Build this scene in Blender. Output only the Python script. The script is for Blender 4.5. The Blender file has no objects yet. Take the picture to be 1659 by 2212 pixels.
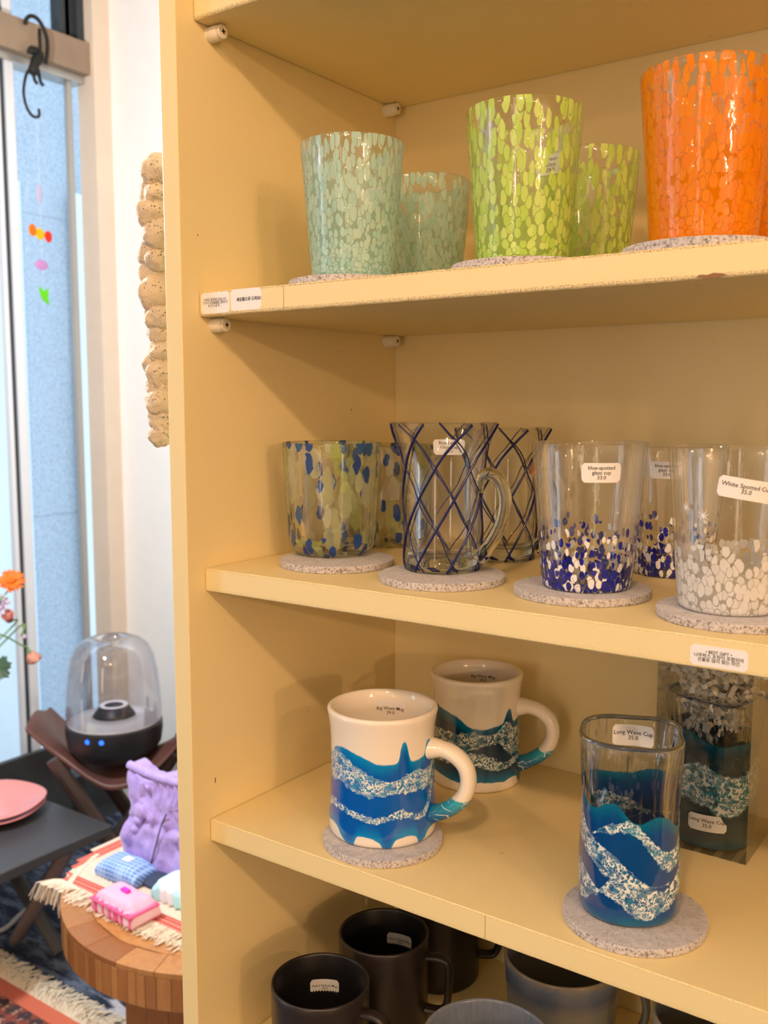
import bpy, bmesh, math, random
from math import sin, cos, pi, radians, sqrt
from mathutils import Vector, Matrix, noise
random.seed(7)
SC = bpy.context.scene
COL = SC.collection

# ------------------------------------------------------------------ camera
PSI, TH = radians(35.34), radians(6.31)
cam_d = bpy.data.cameras.new('camera')
cam_d.sensor_fit = 'HORIZONTAL'
cam_d.sensor_width = 36.0
cam_d.lens = 36.0 * 2081 / 1659
cam_d.clip_start = 0.02
cam_d.clip_end = 60
cam_d.dof.use_dof = True
cam_d.dof.focus_distance = 0.74
cam_d.dof.aperture_fstop = 15
cam = bpy.data.objects.new('camera', cam_d)
COL.objects.link(cam)
cam.location = (0, 0, 1.35)
cam.rotation_euler = (pi / 2 - TH, 0, PSI)
SC.camera = cam

# ------------------------------------------------------------------ exposure
vs = SC.view_settings
vs.view_transform = 'Standard'
vs.look = 'None'
vs.gamma = 1
vs.use_curve_mapping = False
vs.exposure = -0.2
cy = SC.cycles
cy.use_denoising = True
cy.max_bounces = 14
cy.diffuse_bounces = 6
cy.glossy_bounces = 6
cy.transmission_bounces = 12
cy.transparent_max_bounces = 32
cy.sample_clamp_indirect = 4
cy.caustics_reflective = False
cy.caustics_refractive = False

# ------------------------------------------------------------------ sky
w = bpy.data.worlds.new('sky')
SC.world = w
w.use_nodes = True
bg = w.node_tree.nodes['Background']
bg.inputs[0].default_value = (0.58, 0.79, 1.0, 1)
bg.inputs[1].default_value = 2.0

# ------------------------------------------------------------------ lamps
WARM = (1.0, 0.61, 0.34)


def lamp(name, loc, power, radius=0.04, col=WARM):
    d = bpy.data.lights.new(name, 'POINT')
    d.energy = power
    d.shadow_soft_size = radius
    d.color = col
    o = bpy.data.objects.new(name, d)
    COL.objects.link(o)
    o.location = loc
    return o


lamp('track_lamp', (1.80, -0.48, 2.15), 28, 0.02)
lamp('track_lamp', (0.90, -0.50, 2.17), 14)
lamp("track_lamp", (0.05, -0.50, 2.17), 26)
lamp('track_lamp', (-0.80, -0.50, 2.17), 6)
lamp('far_lamp', (5.0, -2.2, 2.1), 170)


def area(name, loc, rot, sx, sy, power, col):
    d = bpy.data.lights.new(name, 'AREA')
    d.shape = 'RECTANGLE'
    d.size, d.size_y = sx, sy
    d.energy = power
    d.color = col
    o = bpy.data.objects.new(name, d)
    COL.objects.link(o)
    o.location = loc
    o.rotation_euler = rot


area('ambient_fill', (0.6, -1.2, 2.55), (0, 0, 0), 1.6, 1.6, 15, (1, 0.72, 0.42))  # added overhead area light for soft warm ambient fill
area('rear_streak_fill', (0.15, -3.1, 1.45), (pi / 2, 0, 0), 0.30, 2.1, 17, (1, 0.78, 0.56))  # added upright area light behind the camera: cup streaks and front fill
area('side_daylight_fill', (-2.45, -1.35, 1.4), (0, -pi / 2, 0), 2.0, 0.55, 15, (0.82, 0.91, 1.0))  # added area light before the glazing for bluish streaks on the cups
lamp('back_wall_fill', (-1.55, 0.64, 1.75), 92, 0.06, (0.93, 0.96, 1.0))  # added point light that brightens the back wall and the tables


# ------------------------------------------------------------------ node helper
class N:
    def __init__(s, name):
        s.m = bpy.data.materials.new(name)
        s.m.use_nodes = True
        s.t = s.m.node_tree
        s.t.nodes.clear()
        s.out = s.t.nodes.new('ShaderNodeOutputMaterial')

    def n(s, typ, ins=None, **props):
        nd = s.t.nodes.new('ShaderNode' + typ)
        for k, v in props.items():
            setattr(nd, k, v)
        if ins:
            for k, v in ins.items():
                s.set(nd.inputs[k], v)
        return nd

    def set(s, sock, v):
        if isinstance(v, bpy.types.NodeSocket):
            s.t.links.new(v, sock)
        elif isinstance(v, bpy.types.Node):
            s.t.links.new(v.outputs[0], sock)
        else:
            if isinstance(v, tuple) and len(v) == 3 and sock.type == 'RGBA':
                v = (*v, 1)
            sock.default_value = v

    def math(s, op, a, b=0.0, clamp=False):
        nd = s.n('Math', {0: a, 1: b}, operation=op)
        nd.use_clamp = clamp
        return nd.outputs[0]

    def mix(s, f, a, b, blend='MIX'):
        nd = s.n('Mix', None, data_type='RGBA', blend_type=blend)
        s.set(nd.inputs[0], f)
        s.set(nd.inputs[6], a)
        s.set(nd.inputs[7], b)
        return nd.outputs[2]

    def step(s, v, lo, hi):
        nd = s.n('MapRange', {0: v, 1: lo, 2: hi, 3: 0.0, 4: 1.0}, interpolation_type='SMOOTHSTEP')
        return nd.outputs[0]

    def ramp(s, v, pts, interp='LINEAR'):
        nd = s.n('ValToRGB', {0: v})
        cr = nd.color_ramp
        cr.interpolation = interp
        while len(cr.elements) < len(pts):
            cr.elements.new(0.5)
        for e, (p, c) in zip(cr.elements, pts):
            e.position = p
            e.color = (*c, 1) if len(c) == 3 else c
        return nd.outputs[0]

    def noise(s, vec, scale, detail=3, rough=0.5, dim='3D'):
        return s.n('TexNoise', {'Vector': vec, 'Scale': scale, 'Detail': detail, 'Roughness': rough},
                   noise_dimensions=dim).outputs[0]

    def obj(s):
        return s.n('TexCoord').outputs['Object']

    def uv(s):
        return s.n('TexCoord').outputs['UV']

    def sep(s, v):
        nd = s.n('SeparateXYZ', {0: v})
        return nd.outputs[0], nd.outputs[1], nd.outputs[2]

    def comb(s, x=0.0, y=0.0, z=0.0):
        return s.n('CombineXYZ', {0: x, 1: y, 2: z}).outputs[0]

    def curve(s, v, pts):
        nd = s.n('FloatCurve', {1: v})
        c = nd.mapping.curves[0]
        while len(c.points) < len(pts):
            c.points.new(0.5, 0.5)
        for p, (x, y) in zip(c.points, pts):
            p.location = (x, y)
            p.handle_type = 'AUTO'
        nd.mapping.update()
        return nd.outputs[0]

    def bump(s, h, strength=0.3, dist=0.001):
        return s.n('Bump', {'Height': h, 'Strength': strength, 'Distance': dist}).outputs[0]

    def pbr(s, col, rough=0.5, normal=None, **kw):
        ins = {'Base Color': col, 'Roughness': rough}
        if normal is not None:
            ins['Normal'] = normal
        for k, v in kw.items():
            ins[k.replace('_', ' ')] = v
        return s.n('BsdfPrincipled', ins).outputs[0]

    def done(s, sh):
        s.set(s.out.inputs[0], sh)
        return s.m


def simple(name, col, rough=0.5, bump=0, scale=100, vary=0.0, **kw):
    b = N(name)
    o = b.obj()
    c = col
    nrm = None
    if vary:
        f = b.noise(o, scale * 0.3, 4)
        c = b.mix(f, tuple(max(0, x * (1 - vary)) for x in col), tuple(min(1, x * (1 + vary)) for x in col))
    if bump:
        nrm = b.bump(b.noise(o, scale, 4), bump)
    return b.done(b.pbr(c, rough, nrm, **kw))


def thin_glass(b, tint=(1, 1, 1), strength=1.0, normal=None):
    """glass wall: see-through with Fresnel gloss"""
    lw = b.n('Fresnel', {'IOR': 1.42})
    if normal is not None:
        b.set(lw.inputs['Normal'], normal)
    f = b.math('MULTIPLY', lw.outputs[0], strength, True)
    f = b.math('MINIMUM', f, 0.55)
    g = b.n('BsdfGlossy', {'Color': (1, 1, 1), 'Roughness': 0.03})
    if normal is not None:
        b.set(g.inputs['Normal'], normal)
    fc = b.n('LayerWeight', {'Blend': 0.5}).outputs['Facing']
    edge = b.step(fc, 0.72, 0.98)
    tr = b.n('BsdfTransparent', {'Color': b.mix(edge, tint, tuple(t * 0.72 for t in tint))})
    return b.n('MixShader', {0: f, 1: tr, 2: g}).outputs[0]


# ------------------------------------------------------------------ mesh helpers
def new_obj(name, verts, faces, mat=None, parent=None, loc=None, rot=None, smooth=False, uvs=None, mats=None, mi=None):
    me = bpy.data.meshes.new(name)
    me.from_pydata(verts, [], faces)
    if uvs:
        l = me.uv_layers.new(name='UVMap')
        flat = [c for f in uvs for p in f for c in p]
        l.data.foreach_set('uv', flat)
    for m in (mats or ([mat] if mat else [])):
        me.materials.append(m)
    if mi:
        me.polygons.foreach_set('material_index', mi)
    if smooth:
        me.polygons.foreach_set('use_smooth', [True] * len(me.polygons))
    me.update()
    o = bpy.data.objects.new(name, me)
    COL.objects.link(o)
    if parent:
        o.parent = parent
    if loc:
        o.location = loc
    if rot:
        o.rotation_euler = rot
    return o


def tag(o, label=None, cat=None, group=None, kind=None):
    for k, v in (('label', label), ('category', cat), ('group', group), ('kind', kind)):
        if v:
            o[k] = v
    return o


def empty(name, loc, rz=0, **kw):
    o = bpy.data.objects.new(name, None)
    o.empty_display_size = 0.02
    COL.objects.link(o)
    o.location = loc
    o.rotation_euler = (0, 0, rz)
    return tag(o, **kw)


class MB:
    def __init__(s):
        s.v, s.f = [], []

    def add(s, v, f):
        k = len(s.v)
        s.v += [tuple(p) for p in v]
        s.f += [tuple(i + k for i in q) for q in f]
        return s

    def box(s, x0, x1, y0, y1, z0, z1, mat=None):
        v = [(x, y, z) for x in (x0, x1) for y in (y0, y1) for z in (z0, z1)]
        if mat:
            v = [mat @ Vector(p) for p in v]
        return s.add(v, [(0, 1, 3, 2), (4, 6, 7, 5), (0, 4, 5, 1), (2, 3, 7, 6), (0, 2, 6, 4), (1, 5, 7, 3)])

    def lathe(s, prof, n=48, cap=True):
        v, f = [], []
        for r, z in prof:
            for i in range(n):
                a = 2 * pi * i / n
                v.append((r * cos(a), r * sin(a), z))
        m = len(prof)
        for j in range(m - 1):
            for i in range(n):
                k = (i + 1) % n
                f.append((j * n + i, j * n + k, (j + 1) * n + k, (j + 1) * n + i))
        if cap:
            f.append(tuple(range(n - 1, -1, -1)))
            f.append(tuple((m - 1) * n + i for i in range(n)))
        return s.add(v, f)

    def tube(s, pts, rad, n=8, cap=True, flat=None):
        pts = [Vector(p) for p in pts]
        m = len(pts)
        rads = rad if isinstance(rad, (list, tuple)) else [rad] * m
        v, f = [], []
        up = None
        for i, p in enumerate(pts):
            t = (pts[min(i + 1, m - 1)] - pts[max(i - 1, 0)]).normalized()
            if up is None:
                up = Vector((0, 0, 1)) if abs(t.z) < 0.9 else Vector((1, 0, 0))
            a = t.cross(up).normalized()
            b = a.cross(t).normalized()
            up = b
            fa, fb = flat if flat else (1, 1)
            for k in range(n):
                th = 2 * pi * k / n
                v.append(p + a * (rads[i] * cos(th) * fa) + b * (rads[i] * sin(th) * fb))
        for j in range(m - 1):
            for k in range(n):
                l = (k + 1) % n
                f.append((j * n + k, j * n + l, (j + 1) * n + l, (j + 1) * n + k))
        if cap:
            f.append(tuple(range(n - 1, -1, -1)))
            f.append(tuple((m - 1) * n + k for k in range(n)))
        return s.add(v, f)

    def build(s, name, mat, parent=None, loc=None, rot=None, smooth=False, bevel=0, seg=2, sharp=None):
        o = new_obj(name, s.v, s.f, mat, parent, loc, rot, smooth)
        if bevel:
            b = o.modifiers.new('bevel', 'BEVEL')
            b.width = bevel
            b.segments = seg
            b.limit_method = 'ANGLE'
            b.angle_limit = radians(40)
        if sharp:
            try:
                o.data.set_sharp_from_angle(angle=radians(sharp))
            except Exception:
                pass
        return o


def spline(pts, n=8):
    """Catmull-Rom through the points"""
    P = [Vector(p) for p in pts]
    out = []
    for i in range(len(P) - 1):
        p0, p1, p2, p3 = P[max(i - 1, 0)], P[i], P[i + 1], P[min(i + 2, len(P) - 1)]
        for k in range(n):
            t = k / n
            out.append(0.5 * ((2 * p1) + (p2 - p0) * t + (2 * p0 - 5 * p1 + 4 * p2 - p3) * t * t
                              + (3 * p1 - p0 - 3 * p2 + p3) * t ** 3))
    out.append(P[-1])
    return out


def revolve(name, outer, inner, mats, parent=None, loc=None, rz=0, n=96, rfun=None, ru=None):
    """closed vessel. outer: profile from bottom centre up to rim; inner: from rim down to inner bottom centre.
    uv: u = 0..1 round the vessel (0.5 = local -Y), v = z in cm. material 0 outer, 1 inner"""
    prof = outer + inner
    no = len(outer)
    v, f, uvs, mi = [], [], [], []
    for r, z in prof:
        for i in range(n):
            th = 2 * pi * i / n - pi
            q = rfun(th, z) if rfun else 1.0
            v.append((r * q * sin(th), -r * q * cos(th), z))
    for j in range(len(prof) - 1):
        for i in range(n):
            k = (i + 1) % n
            f.append((j * n + i, j * n + k, (j + 1) * n + k, (j + 1) * n + i))
            u0, u1 = i / n, (i + 1) / n
            za, zb = prof[j][1] * 100, prof[j + 1][1] * 100
            uvs.append([(u0, za), (u1, za), (u1, zb), (u0, zb)])
            mi.append(0 if j < no - 1 else 1)
    # caps
    f.append(tuple(range(n - 1, -1, -1)))
    uvs.append([(i / n, prof[0][1] * 100) for i in range(n - 1, -1, -1)])
    mi.append(0)
    b = (len(prof) - 1) * n
    f.append(tuple(b + i for i in range(n)))
    uvs.append([(i / n, prof[-1][1] * 100) for i in range(n)])
    mi.append(1)
    o = new_obj(name, v, f, None, parent, loc, (0, 0, rz), True, uvs, mats, mi)
    o.data.set_sharp_from_angle(angle=radians(50))
    return o


# ------------------------------------------------------------------ stickers and lettering
def text_mesh(body, size, bold=0.0):
    c = bpy.data.curves.new('lettering', 'FONT')
    c.body = body
    c.size = size
    c.align_x = 'CENTER'
    c.align_y = 'CENTER'
    c.space_line = 0.92
    c.offset = bold
    c.resolution_u = 2
    o = bpy.data.objects.new('lettering', c)
    COL.objects.link(o)
    dg = bpy.context.evaluated_depsgraph_get()
    me = o.evaluated_get(dg).to_mesh()
    bm = bmesh.new()
    bm.from_mesh(me)
    o.evaluated_get(dg).to_mesh_clear()
    bmesh.ops.triangulate(bm, faces=bm.faces)
    bpy.data.objects.remove(o)
    bpy.data.curves.remove(c)
    return bm


def label(parent, body, wd, ht, mp, mat, tsize, tilt=0.0, flip=False, name='price_sticker', lab=None, corner=0.0018, bold=0.0, tint=None, off=(0, 0)):
    """a paper sticker mapped onto a surface: mp(x, y, lift) -> local point"""
    nx, ny = 16, 6
    pts = []
    ct, st = cos(tilt), sin(tilt)

    def rot(x, y):
        return x * ct - y * st, x * st + y * ct
    v, f = [], []
    for lift in (0.00018, 0.00003):
        for j in range(ny + 1):
            y = -ht / 2 + ht * j / ny
            dy = max(0.0, abs(y) - (ht / 2 - corner))
            inset = corner - sqrt(max(0.0, corner ** 2 - dy ** 2)) if dy > 0 else 0
            for i in range(nx + 1):
                x = (-wd / 2 + inset) + (wd - 2 * inset) * i / nx
                v.append(mp(*rot(x, y), lift))
    q = (nx + 1) * (ny + 1)
    for j in range(ny):
        for i in range(nx):
            a = j * (nx + 1) + i
            f.append((a, a + 1, a + nx + 2, a + nx + 1))
            f.append((q + a, q + a + nx + 1, q + a + nx + 2, q + a + 1))
    ring = [i for i in range(nx)] + [nx + (nx + 1) * j for j in range(ny)] + \
           [ny * (nx + 1) + i for i in range(nx, 0, -1)] + [(nx + 1) * j for j in range(ny, 0, -1)]
    for a, b in zip(ring, ring[1:] + ring[:1]):
        f.append((a, q + a, q + b, b))
    s = new_obj(name, v, f, tint or M_paper, parent, smooth=False)
    if lab:
        s['label'] = lab
    bm = text_mesh(body, tsize, bold)
    # subdivide long edges on curved surfaces
    tv = [mp(*rot(p.co.x + off[0], p.co.y + off[1]), 0.00034) for p in bm.verts]
    tf = [tuple(x.index for x in fa.verts) for fa in bm.faces]
    bm.free()
    if tf:
        new_obj('lettering', tv, tf, mat, s)
    return s


def on_cyl(r, z0, th0=0.0, inside=False, dr=0.0):
    """sticker on a round wall. th0: 0 = facing local -Y; inside=True: far inner wall seen through the mouth"""
    def mp(x, y, lift):
        rr = r + dr * y
        if inside:
            a = th0 + x / r
            q = rr - lift
            return (q * sin(a), q * cos(a), z0 + y)
        a = th0 + x / r
        q = rr + lift
        return (q * sin(a), -q * cos(a), z0 + y)
    return mp


def on_front(x0, z0, y0=0.0):
    return lambda x, y, lift: (x0 + x, y0 - lift, z0 + y)


# ------------------------------------------------------------------ materials
M_paper = simple('sticker_paper', (0.86, 0.85, 0.86), 0.45)
M_orange_paper = simple('orange_paper', (0.95, 0.25, 0.06), 0.5)
M_ink = simple('printed_ink', (0.02, 0.02, 0.025), 0.5)


def paint(name, col, edge=False, dark=1.0):
    b = N(name)
    o = b.obj()
    st = b.n('Mapping', {0: o, 3: (60, 60, 9)})
    brush = b.noise(st, 12, 4, 0.6)
    fine = b.noise(o, 900, 2)
    blot = b.noise(o, 7, 3)
    c = b.mix(b.math('MULTIPLY', blot, 0.5), col, tuple(x * y for x, y in zip(col, (0.95, 0.93, 0.88))))
    spots = b.step(b.noise(o, 70, 2, 0.4), 0.77, 0.8)
    c = b.mix(b.math('MULTIPLY', spots, 0.5), c, (0.35, 0.2, 0.08))
    h = b.math('ADD', b.math('MULTIPLY', brush, 0.6), b.math('MULTIPLY', fine, 0.4))
    if edge:
        x, y, z = b.sep(o)
        # local frame: y = 0 front face, z = 0 top, z = -0.0195 bottom
        zz = b.math('ADD', z, b.math('MULTIPLY', b.math('SUBTRACT', b.noise(b.comb(x, 0.0, 0.0), 260, 3), 0.5), 0.0016))
        n1 = b.noise(b.n('Mapping', {0: o, 3: (1, 1, 2.2)}), 900, 3, 0.6)
        front = b.step(y, 0.0022, 0.0012)
        e1 = b.math('SUBTRACT', 1.0, b.step(b.math('ABSOLUTE', b.math('ADD', zz, 0.0009)), 0.0003, 0.0009))
        e2 = b.math('SUBTRACT', 1.0, b.step(b.math('ABSOLUTE', b.math('ADD', zz, 0.0178)), 0.0005, 0.0016))
        e = b.math('MULTIPLY', b.math('ADD', b.math('MULTIPLY', e1, edge[0]), b.math('MULTIPLY', e2, edge[1])), front)
        m = b.math('MULTIPLY', e, b.step(n1, 0.50, 0.56), True)
        cr = b.step(b.noise(b.n('Mapping', {0: o, 3: (40, 40, 900)}), 1, 3, 0.7), 0.66, 0.72)
        m = b.math('MAXIMUM', m, b.math('MULTIPLY', b.math('MULTIPLY', cr, front), edge[2]))
        c = b.mix(m, c, (0.30, 0.17, 0.07))
        h = b.math('SUBTRACT', h, b.math('MULTIPLY', m, 2.0))
    return b.done(b.pbr(c, 0.42, b.bump(h, 0.35, 0.0006), Specular_IOR_Level=0.35))


CREAM = (0.84, 0.71, 0.39)
M_cab = paint('cream_paint', CREAM)
M_shelf_worn = paint('cream_paint_chipped', CREAM, (1.0, 0.9, 0.25))
M_shelf_soft = paint('cream_paint_shelf', CREAM, (0.35, 0.2, 0.0))
M_peg = simple('peg_paint', (0.82, 0.76, 0.62), 0.5, 0.6, 400, 0.1)
M_dark = simple('dark_hole', (0.04, 0.03, 0.02), 0.7)

# felt
b = N('grey_felt')
o = b.obj()
fib = b.noise(b.n('Mapping', {0: o, 3: (1, 1, 1)}), 500, 5, 0.75)
fib2 = b.noise(o, 130, 4, 0.7)
x, y, z = b.sep(o)
side = b.step(b.math('SQRT', b.math('ADD', b.math('MULTIPLY', x, x), b.math('MULTIPLY', y, y))), 0.0482, 0.0486)
f1 = b.math('ADD', b.math('MULTIPLY', fib, 0.6), b.math('MULTIPLY', fib2, 0.4))
top = b.ramp(f1, [(0.36, (0.30, 0.29, 0.32)), (0.5, (0.52, 0.51, 0.56)), (0.62, (0.64, 0.63, 0.68))])
sc = b.ramp(fib, [(0.38, (0.14, 0.11, 0.10)), (0.46, (0.42, 0.40, 0.42)), (0.54, (0.60, 0.58, 0.62))])
M_felt = b.done(b.pbr(b.mix(side, top, sc), 0.95, b.bump(fib, 0.6, 0.001), Sheen_Weight=0.3))

# clear glasses
b = N('clear_thin_glass')
M_clear = b.done(thin_glass(b, (0.985, 0.99, 0.985), 0.75))
b = N('solid_glass')
M_solid = b.done(b.n('BsdfGlass', {'Color': (0.97, 0.985, 0.975), 'Roughness': 0.01, 'IOR': 1.45}).outputs[0])
b = N('rim_glass')
M_rimglass = b.done(b.n('BsdfGlass', {'Color': (0.62, 0.68, 0.82), 'Roughness': 0.02, 'IOR': 1.45}).outputs[0])
b = N('acetate')
M_acetate = b.done(thin_glass(b, (0.965, 0.965, 0.95), 1.0))


def spotted(name, layers, extra=None, tint=(1, 1, 1), wall_h=10.5, rough=0.06, body=None):
    """clear glass with fused spots of coloured glass.
    layer: dict(su, sv, pw, r0, r1 (radius of spots at bottom / top), edge, cols [(t, col)], dens [(v, density)], seed, opacity)"""
    b = N(name)
    u, v, _ = b.sep(b.uv())
    ucm = b.math('MULTIPLY', u, 23.0)
    vn = b.math('DIVIDE', v, wall_h, True)
    nz = b.n('TexNoise', {'Vector': b.comb(ucm, v, 0.0), 'Scale': 1.3, 'Detail': 2.0})
    wob = b.math('MULTIPLY', b.math('SUBTRACT', nz.outputs[0], 0.5), 0.5)
    bmp = b.bump(b.noise(b.comb(ucm, b.math('MULTIPLY', v, 0.25), 0.0), 1.6, 3), 0.18, 0.004)
    cur = base = thin_glass(b, tint, 0.8, bmp)
    if body:
        tl = b.n('BsdfTranslucent', {'Color': body[0]})
        df = b.n('BsdfDiffuse', {'Color': body[0]})
        bd = b.n('MixShader', {0: 0.5, 1: tl, 2: df}).outputs[0]
        cur = b.n('MixShader', {0: b.curve(vn, body[1]), 1: cur, 2: bd}).outputs[0]
    for L in layers:
        vp = b.math('MULTIPLY', b.math('POWER', b.math('ADD', vn, 0.0), L.get('pw', 0.6)), L['sv'])
        vec = b.comb(b.math('ADD', b.math('MULTIPLY', ucm, L['su']), wob), b.math('ADD', vp, L.get('seed', 0) + 0.0), L.get('seed', 0) * 1.0)
        vo = b.n('TexVoronoi', {'Vector': vec, 'Scale': 1.0, 'Randomness': L.get('rnd', 0.9)}, voronoi_dimensions='2D', feature='F1')
        ve = b.n('TexVoronoi', {'Vector': vec, 'Scale': 1.0, 'Randomness': L.get('rnd', 0.9)}, voronoi_dimensions='2D', feature='DISTANCE_TO_EDGE')
        rr, rg, rb = b.sep(vo.outputs['Color'])
        dens = b.curve(vn, L['dens'])
        on = b.math('LESS_THAN', rr, dens)
        R = b.math('ADD', b.math('MULTIPLY', b.math('SUBTRACT', 1.0, vn), L['r0'] - L['r1']), L['r1'])
        R = b.math('MULTIPLY', R, b.math('ADD', 0.75, b.math('MULTIPLY', rg, 0.5)))
        m = b.math('SUBTRACT', 1.0, b.step(b.math('SUBTRACT', vo.outputs['Distance'], R), -0.03, 0.03))
        if L['edge'] > 0:
            m = b.math('MULTIPLY', m, b.step(ve.outputs['Distance'], L['edge'] * 0.5, L['edge'] * 1.3))
        m = b.math('MULTIPLY', b.math('MULTIPLY', m, on), L.get('op', 0.9))
        colr = b.ramp(rb, L['cols'], 'CONSTANT' if L.get('const') else 'LINEAR')
        p = b.n('BsdfPrincipled', {'Base Color': colr, 'Roughness': rough, 'Normal': bmp, 'Coat Weight': 0.3})
        tl = b.n('BsdfTranslucent', {'Color': colr})
        sh = b.n('MixShader', {0: L.get('trans', 0.35), 1: p.outputs[0], 2: tl.outputs[0]}).outputs[0]
        if L.get('ring'):
            rm = b.math('SUBTRACT', 1.0, b.step(b.math('SUBTRACT', vo.outputs['Distance'], R), L['ring'] * 0.7, L['ring'] * 1.3))
            cur = b.n('MixShader', {0: b.math('MULTIPLY', b.math('MULTIPLY', rm, on), 0.75), 1: cur, 2: base}).outputs[0]
        cur = b.n('MixShader', {0: m, 1: cur, 2: sh}).outputs[0]
    return b.done(cur)


D1 = [(0, 1), (0.8, 1), (1, 0.9)]
MINTC = [(0, (0.48, 0.80, 0.73)), (1, (0.66, 0.90, 0.80))]
GREENC = [(0, (0.56, 0.85, 0.13)), (1, (0.78, 0.97, 0.26))]
ORC = [(0, (1.0, 0.28, 0.0)), (1, (1.0, 0.34, 0.0))]
M_mint = spotted('mint_speckle', [
    dict(su=2.3, sv=15, pw=0.5, r0=0.50, r1=0.44, edge=0.02, dens=[(0, 1), (0.85, 0.95), (1, 0.75)], cols=MINTC, seed=3, op=0.85),
    dict(su=2.0, sv=12, pw=0.5, r0=0.42, r1=0.34, edge=0.0, ring=0.07, dens=[(0, 0.75), (1, 0.5)], cols=MINTC, seed=11, op=0.85)],
    body=((0.45, 0.78, 0.7), [(0, 0.85), (0.3, 0.5), (0.75, 0.3), (1, 0.12)]))
M_green = spotted('green_speckle', [
    dict(su=1.65, sv=9, pw=0.55, r0=0.42, r1=0.36, edge=0.0, rnd=0.9, dens=D1, cols=GREENC, seed=5, op=0.93),
    dict(su=1.8, sv=10, pw=0.55, r0=0.38, r1=0.32, edge=0.0, ring=0.06, rnd=0.95, dens=[(0, 0.85), (0.8, 0.6), (1, 0.4)], cols=GREENC, seed=15, op=0.93)],
    body=((0.48, 0.72, 0.15), [(0, 0.8), (0.35, 0.35), (0.75, 0.1), (1, 0.03)]))
M_orange = spotted('orange_speckle', [
    dict(su=2.2, sv=14, pw=0.55, r0=0.60, r1=0.50, edge=0.02, dens=D1, cols=ORC, seed=9, op=0.97),
    dict(su=1.9, sv=12, pw=0.55, r0=0.48, r1=0.38, edge=0.0, ring=0.05, dens=[(0, 0.9), (1, 0.6)], cols=ORC, seed=19, op=0.95)],
    body=((1.0, 0.33, 0.0), [(0, 0.95), (0.4, 0.8), (0.72, 0.45), (0.85, 0.12), (1, 0.03)]))
BW = [(0, (0.015, 0.02, 0.33)), (0.5, (0.01, 0.015, 0.22)), (0.62, (0.92, 0.92, 0.93))]
M_bluespot = spotted('blue_white_spots', [
    dict(su=3.0, sv=20, pw=0.95, r0=0.42, r1=0.30, edge=0.0, const=True, dens=[(0, 1), (0.12, 0.7), (0.25, 0.3), (0.38, 0.12), (0.47, 0.02), (0.55, 0), (1, 0)],
         cols=[(0, (0.015, 0.02, 0.30)), (0.7, (0.9, 0.9, 0.92))], seed=21, op=0.98, trans=0.15),
    dict(su=2.0, sv=13, pw=0.95, r0=0.44, r1=0.28, edge=0.0, const=True, dens=[(0, 1), (0.15, 0.85), (0.26, 0.45), (0.38, 0.17), (0.46, 0.05), (0.52, 0), (1, 0)],
         cols=BW, seed=2, op=0.98, trans=0.15),
    dict(su=1.7, sv=11, pw=0.95, r0=0.34, r1=0.26, edge=0.0, const=True, ring=0.05, dens=[(0, 0.6), (0.25, 0.4), (0.42, 0.12), (0.5, 0.02), (0.56, 0), (1, 0)],
         cols=BW, seed=31, op=0.98, trans=0.15)])
M_whitespot = spotted('white_spots', [
    dict(su=2.0, sv=14, pw=0.9, r0=0.56, r1=0.40, edge=0.03, dens=[(0, 1), (0.28, 1), (0.34, 0.7), (0.39, 0.25), (0.44, 0.04), (0.5, 0), (1, 0)],
         cols=[(0, (0.84, 0.84, 0.84)), (1, (0.95, 0.95, 0.95))], seed=4, op=0.94, trans=0.3),
    dict(su=1.7, sv=10, pw=0.9, r0=0.44, r1=0.36, edge=0.0, ring=0.06, dens=[(0, 0.8), (0.28, 0.6), (0.38, 0.2), (0.46, 0.04), (0.52, 0), (1, 0)],
         cols=[(0, (0.88, 0.88, 0.88)), (1, (0.95, 0.95, 0.95))], seed=14, op=0.94, trans=0.3)],
    body=((0.8, 0.8, 0.78), [(0, 0.6), (0.25, 0.3), (0.36, 0.0), (1, 0)]))
M_swirl = spotted('blue_lime_flecks', [
    dict(su=0.65, sv=2.3, pw=1.0, r0=0.42, r1=0.45, edge=0.0, dens=[(0, 0.7), (0.5, 0.6), (1, 0.8)], cols=[(0, (0.80, 0.84, 0.72)), (1, (0.62, 0.80, 0.12))], seed=13, op=0.42, trans=0.5),
    dict(su=0.9, sv=3.0, pw=0.95, r0=0.34, r1=0.38, edge=0.0, dens=[(0, 0.6), (0.2, 0.3), (0.6, 0.4), (1, 0.6)], cols=[(0, (0.58, 0.78, 0.10)), (1, (0.85, 0.86, 0.8))], seed=17, op=0.5, trans=0.5),
    dict(su=1.05, sv=4.6, pw=0.9, r0=0.33, r1=0.33, edge=0.02, dens=[(0, 0.7), (0.2, 0.42), (0.5, 0.30), (0.8, 0.35), (1, 0.65)], cols=[(0, (0.008, 0.04, 0.27)), (1, (0.02, 0.12, 0.33))], seed=6, op=0.95, trans=0.15)],
    tint=(0.975, 0.98, 0.955), wall_h=9.8)

M_cobalt = simple('cobalt_thread', (0.005, 0.008, 0.10), 0.15)


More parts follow.
